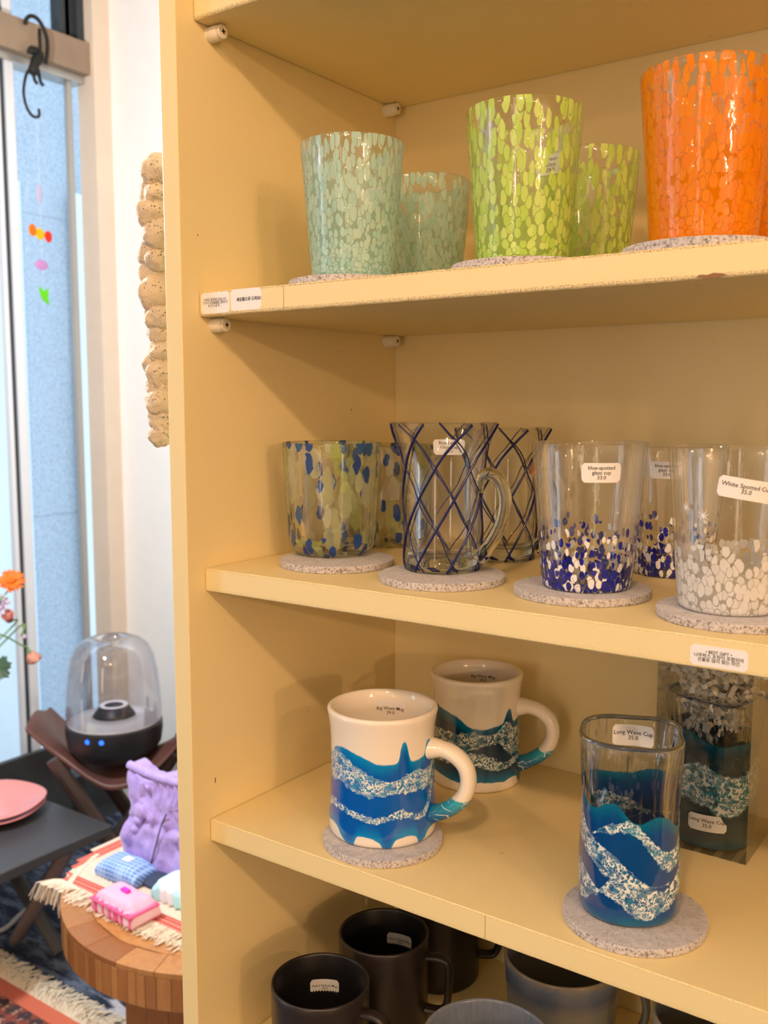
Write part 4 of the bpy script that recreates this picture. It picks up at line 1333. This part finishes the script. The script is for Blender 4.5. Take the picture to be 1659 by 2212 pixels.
M_or = pet('orange_petal', (0.95, 0.22, 0.02), (1.0, 0.38, 0.06))
M_pk = pet('peach_petal', (0.90, 0.45, 0.30), (0.95, 0.62, 0.50))
M_pk2 = pet('pink_petal', (0.85, 0.30, 0.30), (0.9, 0.55, 0.42))
M_li = pet('lilac_petal', (0.72, 0.60, 0.82), (0.88, 0.82, 0.88))
make_flower('gerbera', (-2.232, 1.463, 0.892), 'orange gerbera, the topmost flower at the left picture edge', M_or, 'gerbera', (0.45, -0.35, 0.62))
make_flower('lilac_bloom', (-2.250, 1.440, 0.835), 'pale lilac bloom just below the orange gerbera', M_li, 'bloom', (0.6, -0.7, 0.2), size=1.1)
make_flower('rose', (-2.243, 1.462, 0.785), 'peach pink rose under the lilac bloom', M_pk2, 'rose', (0.3, -0.5, 0.8), size=0.95)
make_flower('rosebud', (-2.250, 1.500, 0.742), 'tiny closed bud between the two roses', M_li, 'rose', (0.4, 0.2, -0.6), size=0.4)
make_flower('rose', (-2.250, 1.517, 0.690), 'drooping peach rose, the lowest and rightmost of the flowers', M_pk, 'rose', (0.3, 0.4, -0.75), (-0.03, 0.24, 0.36), size=1.05)
lf = empty('leaf_sprig', (vx, vy, 0.40), label='dark green lobed leaf at the left edge below the roses', cat='leaf', group='flowers in the vase')
MB().tube(spline([(0, 0, -0.02), (0, 0.05, 0.12), (-0.03, 0.2, 0.22), (-0.05, 0.29, 0.262)], 6), 0.002, 6).build('stem', M_stem, lf, smooth=True)
mb = MB()
out = []
for i in range(36):
    a = 2 * pi * i / 36
    r = 0.036 * (0.75 + 0.25 * abs(sin(a * 3.5))) * (1.1 if i % 2 else 0.95)
    out.append((r * cos(a), r * sin(a), 0.004 * sin(3 * a)))
v = [(0, 0, 0.004)] + out + [(0, 0, 0.0025)] + [(x_, y_, z_ - 0.0012) for x_, y_, z_ in out]
f = [(0, 1 + i, 1 + (i + 1) % 36) for i in range(36)] + [(37, 38 + (i + 1) % 36, 38 + i) for i in range(36)] + [(1 + i, 38 + i, 38 + (i + 1) % 36, 1 + (i + 1) % 36) for i in range(36)]
mb.add(v, f).build('leaf_blade', M_leafg, lf, (-0.05, 0.305, 0.265), (radians(60), 0.1, 0.5))

# ------------------------------------------------------------------ folding stool and glass speaker
M_leather = simple('brown_leather', (0.115, 0.05, 0.042), 0.38, 0.5, 60, 0.35)
M_lath = simple('dark_brown_wood', (0.05, 0.032, 0.028), 0.4, 0.2, 40, 0.2)
ang = radians(35)
stl = empty('folding_stool', (-1.985, 1.60, 0), ang, label='folding stool with a saddle-shaped brown leather seat and crossed dark legs', cat='stool')
NX, NY = 28, 12
v, f = [], []
for s in (0, 1):
    for i in range(NX + 1):
        t = -1 + 2 * i / NX
        for j in range(NY + 1):
            q = -1 + 2 * j / NY
            wdt = 0.115 * (1 - 0.25 * abs(t) ** 3) + 0.015 * cos(t * 5)
            z = 0.428 + 0.125 * abs(t) ** 2.2 + 0.012 * sin(q * 3 + t * 4) - 0.022 * q * q * (1 - abs(t)) - s * 0.014
            if abs(t) > 0.999:
                z -= 0.004
            v.append((0.215 * t, wdt * q, z))
m = (NX + 1) * (NY + 1)
for i in range(NX):
    for j in range(NY):
        a = i * (NY + 1) + j
        f.append((a, a + NY + 1, a + NY + 2, a + 1))
        f.append((m + a, m + a + 1, m + a + NY + 2, m + a + NY + 1))
ring = [i * (NY + 1) for i in range(NX)] + [NX * (NY + 1) + j for j in range(NY)] + [i * (NY + 1) + NY for i in range(NX, 0, -1)] + [j for j in range(NY, 0, -1)]
for a, c_ in zip(ring, ring[1:] + ring[:1]):
    f.append((a, m + a, m + c_, c_))
seat = new_obj('seat', v, f, M_leather, stl, smooth=True)
sb = seat.modifiers.new('bevel', 'BEVEL')
sb.width = 0.005
sb.segments = 3
sb.limit_method = 'ANGLE'
for yy in (-0.085, 0.095):
    MB().tube([(-0.150, yy, 0.455), (0.0, yy, 0.22), (0.150, yy, 0.020)], 0.017, 8, flat=(0.8, 1.3)).build('leg', M_lath, stl, bevel=0.003)
    MB().tube([(0.150, yy + 0.03, 0.46), (0.0, yy + 0.03, 0.22), (-0.150, yy + 0.03, 0.020)], 0.017, 8, flat=(0.8, 1.3)).build('leg', M_lath, stl, bevel=0.003)
MB().tube([(0, -0.11, 0.22), (0, 0.13, 0.22)], 0.008, 12).build('pivot_rod', M_alu, stl)
MB().tube([(0.17, -0.07, 0.30), (0.18, -0.05, 0.60)], 0.011, 10).build('upright', M_lath, stl)

spk = empty('glass_speaker', (-1.975, 1.575, 0.447), radians(35), label='domed clear glass loudspeaker with a black base on the leather stool', cat='speaker')
M_blk = simple('black_plastic', (0.008, 0.009, 0.012), 0.45)
M_spk2 = simple('silver_ring', (0.80, 0.80, 0.84), 0.35)
MB().lathe([(0.001, 0.0), (0.085, 0.0), (0.100, 0.008), (0.118, 0.035), (0.123, 0.070), (0.122, 0.088), (0.118, 0.090), (0.001, 0.086)], 64).build('base', M_blk, spk, smooth=True, sharp=40)
MB().lathe([(0.116, 0.0905), (0.118, 0.094), (0.112, 0.096), (0.080, 0.102), (0.055, 0.106), (0.05, 0.0905)], 64, False).build('inner_dish', M_spk2, spk, smooth=True)
MB().lathe([(0.056, 0.100), (0.050, 0.112), (0.038, 0.128), (0.034, 0.131), (0.001, 0.131)], 48, True).build('driver_cone', M_blk, spk, smooth=True)
MB().lathe([(0.036, 0.1312), (0.037, 0.1335), (0.030, 0.1345), (0.024, 0.132)], 40, False).build('driver_ring', M_spk2, spk, smooth=True)
dome = [(0.119, 0.091), (0.1205, 0.12), (0.118, 0.17), (0.113, 0.22), (0.104, 0.262), (0.092, 0.287), (0.076, 0.302), (0.055, 0.311), (0.043, 0.312), (0.040, 0.300), (0.038, 0.285)]
dm = [(r - 0.004, z - 0.0015) for r, z in dome][::-1]
b = N('smoky_glass')
M_smoke = b.done(thin_glass(b, (0.90, 0.90, 0.92), 1.0))
MB().lathe(dome + dm, 72, False).build('dome', M_smoke, spk, smooth=True)
b = N('blue_led')
M_led = b.done(b.n('Emission', {'Color': (0.03, 0.15, 1.0), 'Strength': 3.0}).outputs[0])
for th in (-0.28, 0.02):
    a = -pi / 2 + th
    led = MB().lathe([(0.0055, 0), (0.0062, 0.0006), (0.0050, 0.0012), (0.0030, 0.0012), (0.0001, 0.0012)], 20)
    M_ = Matrix.Translation((0.1235 * cos(a), 0.1235 * sin(a), 0.074)) @ Matrix.Rotation(a, 4, 'Z') @ Matrix.Rotation(pi / 2, 4, 'Y')
    led.v = [tuple(M_ @ Vector(p)) for p in led.v]
    led.build('light_button', M_led, spk)
bw = MB().lathe([(0.001, 0.0), (0.03, 0.0), (0.055, 0.02), (0.064, 0.05), (0.058, 0.07), (0.001, 0.072)], 40).build('wooden_bowl', simple('tan_wood', (0.55, 0.30, 0.13), 0.4, 0.1, 30, 0.2), None, (-1.86, 1.875, 0.33), smooth=True)
tag(bw, 'tan rounded wooden bowl glimpsed behind the lilac bag', 'bowl')
st = MB().box(-0.15, 0.15, -0.12, 0.12, 0, 0.317).build('low_plinth', M_lath, None, (-1.80, 1.93, 0.0125), bevel=0.004)
tag(st, 'dark low plinth behind the stool holding the tan bowl', 'plinth')

# ------------------------------------------------------------------ round butcher-block table
tc = Vector((-1.25, 1.262, 0))
TR, TZ = 0.312, 0.45
rt = empty('round_table', tc, label='round thick butcher-block wooden table with a plank leg', cat='table')
b = N('oiled_block_wood')
o = b.obj()
oi = b.n('ObjectInfo').outputs['Random']
gr = b.noise(b.n('Mapping', {0: o, 3: (14, 14, 3)}), 6, 5, 0.6)
rnd = b.n('TexWhiteNoise', {0: b.comb(oi, oi, oi)}, noise_dimensions='3D')
c1 = b.mix(gr, (0.30, 0.115, 0.03), (0.62, 0.30, 0.10))
c1 = b.mix(b.math('MULTIPLY', rnd.outputs[0], 0.85), c1, (0.20, 0.06, 0.014))
M_block = b.done(b.pbr(c1, 0.3, b.bump(gr, 0.1)))
def ring_block(a0, a1, r0, r1, z0, z1, name):
    v = []
    for z in (z0, z1):
        for r in (r0, r1):
            for q in range(4):
                a = a0 + (a1 - a0) * q / 3
                v.append((r * cos(a), r * sin(a), z))
    f = []
    for q in range(3):
        f += [(q, q + 1, q + 5, q + 4), (8 + q, 12 + q, 13 + q, 9 + q), (4 + q, 5 + q, 13 + q, 12 + q), (q, 8 + q, 9 + q, q + 1)]
    f += [(0, 4, 12, 8), (3, 11, 15, 7)]
    MB().add(v, f).build(name, M_block, rt, bevel=0.0012, seg=2)


NS = 26
for k in range(NS):
    ring_block(2 * pi * k / NS + 0.001, 2 * pi * (k + 1) / NS - 0.001, TR - 0.05, TR, TZ - 0.010, TZ, 'rim_block')
kk = 0.0
rs = random.Random(12)
while kk < 2 * pi - 0.03:
    da = min(rs.uniform(0.045, 0.085), 2 * pi - kk)
    ring_block(kk + 0.0006, kk + da - 0.0006, TR - 0.05, TR - 0.0004, TZ - 0.066, TZ - 0.0102, 'edge_stave')
    kk += da
# inner planks of the top
pw = 0.085
R2 = TR - 0.0505
k = -R2
while k < R2:
    e = min(k + pw, R2)
    pts = []
    for q in range(7):
        yy = k + 0.0004 + (e - k - 0.0008) * q / 6
        pts.append((sqrt(max(0.0, R2 ** 2 - yy ** 2)), yy))
    pl = [(-x_, y_) for x_, y_ in pts] + [(x_, y_) for x_, y_ in pts[::-1]]
    n = len(pl)
    v = [(x_, y_, TZ - 0.03) for x_, y_ in pl] + [(x_, y_, TZ - 0.0003) for x_, y_ in pl]
    f = [tuple(range(n))[::1], tuple(range(2 * n - 1, n - 1, -1))] + [(i, n + i, n + (i + 1) % n, (i + 1) % n) for i in range(n)]
    new_obj('top_plank', v, f, M_block, rt)
    k += pw
for i, (xa, xb) in enumerate(((-0.128, -0.07), (-0.069, -0.01), (-0.009, 0.05), (0.051, 0.11))):
    MB().box(xa, xb, -0.16, 0.16, 0.0125, TZ - 0.0662).build('leg_plank', M_block, rt, bevel=0.002, seg=1)

# runner
b = N('woven_runner')
o = b.obj()
x, y, z = b.sep(o)
n3 = b.noise(b.n('Mapping', {0: o, 3: (1, 1, 1)}), 120, 3)
wv = b.n('TexWave', {'Vector': o, 'Scale': 60.0, 'Distortion': 1.0}, wave_type='BANDS', bands_direction='Y').outputs[0]
yb = b.math('ABSOLUTE', b.math('SUBTRACT', b.math('ABSOLUTE', y), 0.165))
xb = b.math('ABSOLUTE', b.math('ADD', x, 0.292))
edge = b.math('MINIMUM', yb, xb)
stripe = b.math('SUBTRACT', 1.0, b.step(edge, 0.013, 0.016))
lines = b.math('GREATER_THAN', b.math('SINE', b.math('MULTIPLY', edge, 900)), 0.2)
red = b.mix(lines, (0.42, 0.045, 0.035), (0.72, 0.22, 0.16))
M_runner = b.done(b.pbr(b.mix(stripe, b.mix(n3, (0.62, 0.48, 0.36), (0.76, 0.62, 0.50)), red), 0.9, b.bump(wv, 0.3)))
rn = empty('table_runner', (-1.25, 1.247, TZ), label='cream woven runner with red stripes and fringe laid across the round table', cat='cloth')
NXr, NYr = 40, 16
v, f = [], []
for s in (0, 1):
    for i in range(NXr + 1):
        xx = -0.318 + 0.56 * i / NXr
        for j in range(NYr + 1):
            yy = -0.18 + 0.36 * j / NYr
            z = 0.0032 + 0.0008 * noise.noise(Vector((xx * 20, yy * 20, 0))) - s * 0.002
            xo = xx
            v.append((xo, yy, z))
m = (NXr + 1) * (NYr + 1)
rc = Vector((0, 1.262 - 1.247))
keep = lambda i, j: (lambda X, Y: sqrt(X * X + (Y - rc.y) ** 2) < TR + 0.012)(*((v[i * (NYr + 1) + j][0] + 0.007, v[i * (NYr + 1) + j][1] + 0.011)))
bnd = {}
for i in range(NXr):
    for j in range(NYr):
        if not keep(i, j):
            continue
        a = i * (NYr + 1) + j
        f.append((a, a + NYr + 1, a + NYr + 2, a + 1))
        f.append((m + a, m + a + 1, m + a + NYr + 2, m + a + NYr + 1))
new_obj('weave', v, f, M_runner, rn)
mb = MB()
rs = random.Random(8)
for i in range(330):
    xx = rs.uniform(-0.262, 0.24)
    L = rs.uniform(0.024, 0.048)
    dx = rs.uniform(-.016, .012)
    y1 = -0.18 - L
    zj = rs.uniform(0.0004, 0.003)
    if sqrt((xx + dx) ** 2 + (y1 - rc.y) ** 2) < TR - 0.002:
        mb.tube([(xx, -0.177, 0.0028), (xx + dx * .3, -0.18 - L * .5, 0.001 + zj), (xx + dx, y1, 0.0012 + zj)], 0.0010, 4)
    else:
        mb.tube([(xx, -0.177, 0.0028), (xx - 0.012, -0.186, 0.003), (xx - 0.026 + dx, -0.198 + dx * .4, -0.004), (xx - 0.032 + dx * 2, -0.20 + dx * .5, -0.02 - L * .5)], 0.0010, 4)
for i in range(150):
    yy = -0.18 + 0.11 * rs.random()
    x0 = -sqrt(max(0.001, TR ** 2 - (yy - rc.y) ** 2)) - 0.003
    dx = rs.uniform(-.012, .004)
    mb.tube([(x0 + 0.02, yy, 0.004), (x0 - 0.004, yy - 0.004, 0.001), (x0 - 0.008 + dx, yy - 0.01, -0.022), (x0 - 0.008 + dx * 1.6, yy - 0.012 - dx, -0.045 - 0.02 * rs.random())], 0.0009, 4)
fr = mb.build('fringe', simple('cream_fringe', (0.76, 0.64, 0.50), 0.9), rn)
fr['kind'] = 'stuff'


# ------------------------------------------------------------------ pouches and bag on the table
def pouch(name, x, y, rz, L, W, H, mat, lab, cat='pouch', pleat=0, flap=None, z=TZ + 0.0045, seed=0):
    root = empty(name, (x, y, z), rz, label=lab, cat=cat)
    nx, ny, nz_ = 40, 18, 8
    bm = bmesh.new()
    bmesh.ops.create_cube(bm, size=1)
    bmesh.ops.subdivide_edges(bm, edges=bm.edges, cuts=18, use_grid_fill=True)
    for v_ in bm.verts:
        p = v_.co.copy()
        ex = max(abs(p.x), 0.0)
        puff = (1 - (2 * p.x) ** 6 * 0.35) * (1 - (2 * p.y) ** 6 * 0.3)
        X, Y, Z = p.x * L, p.y * W, (p.z + 0.5) * H * puff
        # round corners
        rr = min(1.0, (abs(2 * p.z)) ** 4)
        X *= 1 - 0.06 * rr
        Y *= 1 - 0.08 * rr
        if pleat and p.y < -0.3:
            Y += 0.004 * sin(p.x * pleat * 2 * pi)
        n_ = noise.noise(Vector((X * 40, Y * 40, Z * 40 + seed)))
        if p.z > -0.4:
            Z += 0.003 * n_
        v_.co = (X, Y, max(0.0, Z))
    me = bpy.data.meshes.new('body')
    bm.to_mesh(me)
    bm.free()
    me.materials.append(mat)
    me.polygons.foreach_set('use_smooth', [True] * len(me.polygons))
    o = bpy.data.objects.new('body', me)
    COL.objects.link(o)
    o.parent = root
    return root


def plaid(name, c0, c1, c2, s=60):
    b = N(name)
    x, y, z = b.sep(b.obj())
    wx = b.step(b.math('SINE', b.math('MULTIPLY', x, s * 6)), 0.0, 0.5)
    wy = b.step(b.math('SINE', b.math('MULTIPLY', b.math('ADD', y, z), s * 6)), 0.0, 0.5)
    c = b.mix(b.math('MULTIPLY', wx, 0.8), c0, c1)
    c = b.mix(b.math('MULTIPLY', wy, 0.5), c, c2)
    return b.done(b.pbr(c, 0.7))


M_bplaid = plaid('blue_plaid', (0.12, 0.26, 0.62), (0.32, 0.50, 0.88), (0.55, 0.70, 0.95), 110)
M_pplaid = plaid('pastel_plaid', (0.78, 0.82, 0.86), (0.35, 0.80, 0.85), (0.70, 0.90, 0.65), 18)
b = N('pink_cloth')
x, y, z = b.sep(b.obj())
fl = b.step(b.math('SINE', b.math('MULTIPLY', x, 330)), -0.2, 0.4)
c = b.mix(b.step(z, 0.030, 0.024), (0.88, 0.40, 0.55), b.mix(fl, (0.85, 0.14, 0.38), (0.93, 0.66, 0.78)))
M_pinkc = b.done(b.pbr(c, 0.7))
M_pinkd = simple('dark_pink_cloth', (0.80, 0.08, 0.22), 0.7)
M_navy = simple('navy_cloth', (0.03, 0.045, 0.09), 0.8)
p1 = pouch('blue_pouch', -1.418, 1.148, 0.02, 0.110, 0.062, 0.034, M_bplaid, 'folded blue plaid pouch with pleats on the woven runner', pleat=9, seed=3)
MB().box(-0.006, 0.014, -0.006, 0.010, 0.0335, 0.0355).build('tag', M_paper, p1)
p2 = pouch('pink_pouch', -1.312, 1.058, -0.06, 0.118, 0.062, 0.040, M_pinkc, 'pink frilled pouch lying on the runner at the table front', pleat=8, seed=6)
MB().box(-0.058, 0.060, -0.036, 0.030, 0.0215, 0.0255).build('red_binding', M_pinkd, p2, bevel=0.002)
MB().box(-0.010, 0.010, -0.004, 0.006, 0.039, 0.045).build('bow', simple('magenta_bow', (0.8, 0.02, 0.5), 0.6), p2, bevel=0.002)
pouch('pastel_pouch', -1.262, 1.150, 0.0, 0.105, 0.065, 0.042, M_pplaid, 'pastel blue and green checked pouch beside the cabinet edge', pleat=6, seed=9)
nv = pouch('navy_wallet', -1.352, 1.165, 0.0, 0.075, 0.05, 0.012, M_navy, 'navy folded cloth under the lilac bag behind the blue pouch', seed=12)

# lilac bag
b = N('lilac_fabric')
o = b.obj()
ns = b.noise(b.n('Mapping', {0: o, 3: (1, 1, 0.35)}), 45, 4, 0.6)
M_lilac = b.done(b.pbr(b.mix(ns, (0.30, 0.20, 0.58), (0.50, 0.38, 0.78)), 0.65, b.bump(ns, 0.8, 0.01), Sheen_Weight=0.3))
bag = empty('lilac_bag', (-1.378, 1.222, TZ + 0.0045), 0.05, label='ruffled lilac fabric bag standing on the round table', cat='bag')
bm = bmesh.new()
bmesh.ops.create_cube(bm, size=1)
bmesh.ops.subdivide_edges(bm, edges=bm.edges, cuts=26, use_grid_fill=True)
for v_ in bm.verts:
    p = v_.co.copy()
    t = p.z + 0.5
    wx = 0.175 + 0.02 * sin(t * 7) - 0.012 * t
    wy = 0.075 * (1 - 0.45 * t ** 2)
    fold = 0.010 * noise.noise(Vector((p.x * 7, p.y * 3, p.z * 5))) + 0.006 * noise.noise(Vector((p.x * 16, 3, p.z * 9)))
    ruff = 0.005 * sin(p.x * 60) * max(0, min(1, (t - 0.55) * 5)) * (1 if t < 0.93 else 0.3)
    X = p.x * wx
    Y = p.y * wy + (fold + ruff) * (-1 if p.y < 0 else 1) * (1 if abs(p.y) > 0.49 else 0.3)
    if 0.45 < t < 0.55:
        Y *= 0.86
    v_.co = (X + 0.006 * noise.noise(Vector((0, 1, p.z * 6))), Y, t * 0.188 + (0.008 * sin(p.x * 9) if t > 0.9 else 0))
me = bpy.data.meshes.new('body')
bm.to_mesh(me)
bm.free()
me.materials.append(M_lilac)
me.polygons.foreach_set('use_smooth', [True] * len(me.polygons))
bo = bpy.data.objects.new('body', me)
COL.objects.link(bo)
bo.parent = bag
MB().tube(spline([(-0.086, -0.018, 0.195), (-0.04, -0.022, 0.191), (0.0, -0.022, 0.188), (0.05, -0.020, 0.188), (0.086, -0.018, 0.186)], 5), 0.0085, 10).build('rolled_band', M_lilac, bag, smooth=True)
MB().tube(spline([(0.030, -0.036, 0.128), (0.018, -0.040, 0.10), (0.006, -0.043, 0.06), (-0.012, -0.043, 0.012)], 5), 0.0014, 6).build('cord', M_dark, bag, smooth=True)
for (ax, az, r_) in ((-0.045, 0.115, 0.020), (-0.052, 0.095, 0.012), (0.05, 0.085, 0.014), (-0.06, 0.075, 0.011)):
    v = [(p.x * r_ + ax, p.y * 0.010 - 0.030, p.z * r_ * 0.8 + az) for p in iv]
    new_obj('gathered_knot', v, iff, M_lilac, bag, None, None, True)

# ------------------------------------------------------------------ rugs and cable
b = N('navy_shag')
o = b.obj()
x, y, z = b.sep(o)
n1 = b.noise(b.n('Mapping', {0: o, 3: (9, 30, 1)}), 1.3, 5, 0.6)
m1 = b.step(b.math('ADD', b.math('MULTIPLY', x, 3.0), b.math('ADD', y, b.math('MULTIPLY', n1, 0.9))), 0.2, 0.5)
cc = b.mix(b.step(n1, 0.42, 0.62), (0.015, 0.025, 0.055), (0.14, 0.18, 0.26))
M_shag = b.done(b.pbr(b.mix(b.math('MULTIPLY', m1, b.step(n1, 0.45, 0.55)), cc, (0.62, 0.60, 0.66)), 0.95, b.bump(b.noise(o, 120, 4), 1.0, 0.01)))
rg = MB().box(-0.74, 0.75, -1.5, 0.45, 0, 0.012).build('navy_rug', M_shag, None, (-1.75, 1.60, 0), bevel=0.004)
tag(rg, 'navy and off-white shaggy rug under the round table', 'rug')
b = N('kilim_weave')
o = b.obj()
x, y, z = b.sep(o)
dd = b.math('ABSOLUTE', b.math('SUBTRACT', y, 0.496))
bord = b.math('SUBTRACT', 1.0, b.step(dd, 0.020, 0.023))
ch = b.n('TexChecker', {'Vector': b.n('Mapping', {0: o, 2: (0, 0, 0.785), 3: (1, 1, 1)}), 'Scale': 34.0, 'Color1': (0.24, 0.055, 0.04), 'Color2': (0.06, 0.035, 0.04)})
dots = b.step(b.noise(o, 90, 3), 0.56, 0.62)
cc = b.mix(b.math('MULTIPLY', dots, 0.7), ch.outputs[0], (0.62, 0.36, 0.26))
M_kilim = b.done(b.pbr(b.mix(bord, cc, (0.66, 0.16, 0.09)), 0.9, b.bump(b.noise(o, 200, 3), 0.5)))
kl = empty('kilim_rug', (-1.85, 0.70, 0.0125), 0.0, label='reddish brown patterned kilim with a cream fringe at the lower left', cat='rug')
MB().box(-0.62, 0.42, -0.55, 0.515, 0.0, 0.006).build('weave', M_kilim, kl, bevel=0.002)
mb = MB()
rs = random.Random(4)
for i in range(1100):
    xx = -0.62 + 1.04 * rs.random()
    L = 0.02 + 0.05 * rs.random()
    dx = rs.uniform(-.026, .026)
    z = 0.006
    mb.tube([(xx, 0.512, z), (xx + dx * .4, 0.512 + L * .5, z + 0.004 + rs.uniform(0, .014)), (xx + dx, 0.512 + L, z + rs.uniform(0, .006))], 0.0013, 4)
fr = mb.build('fringe', simple('cream_rug_fringe', (0.78, 0.70, 0.56), 0.95), kl)
fr['kind'] = 'stuff'
cb = MB().tube(spline([(-2.30, 1.10, 0.026), (-2.18, 1.25, 0.025), (-2.14, 1.33, 0.02), (-2.17, 1.41, 0.02), (-2.2, 1.5, 0.02), (-2.25, 1.75, 0.02), (-2.2, 1.95, 0.02)], 8), 0.006, 8).build('power_cable', simple('grey_cable', (0.5, 0.5, 0.48), 0.5), smooth=True)
tag(cb, 'pale grey cable curving over the floor behind the bench leg', 'cable')
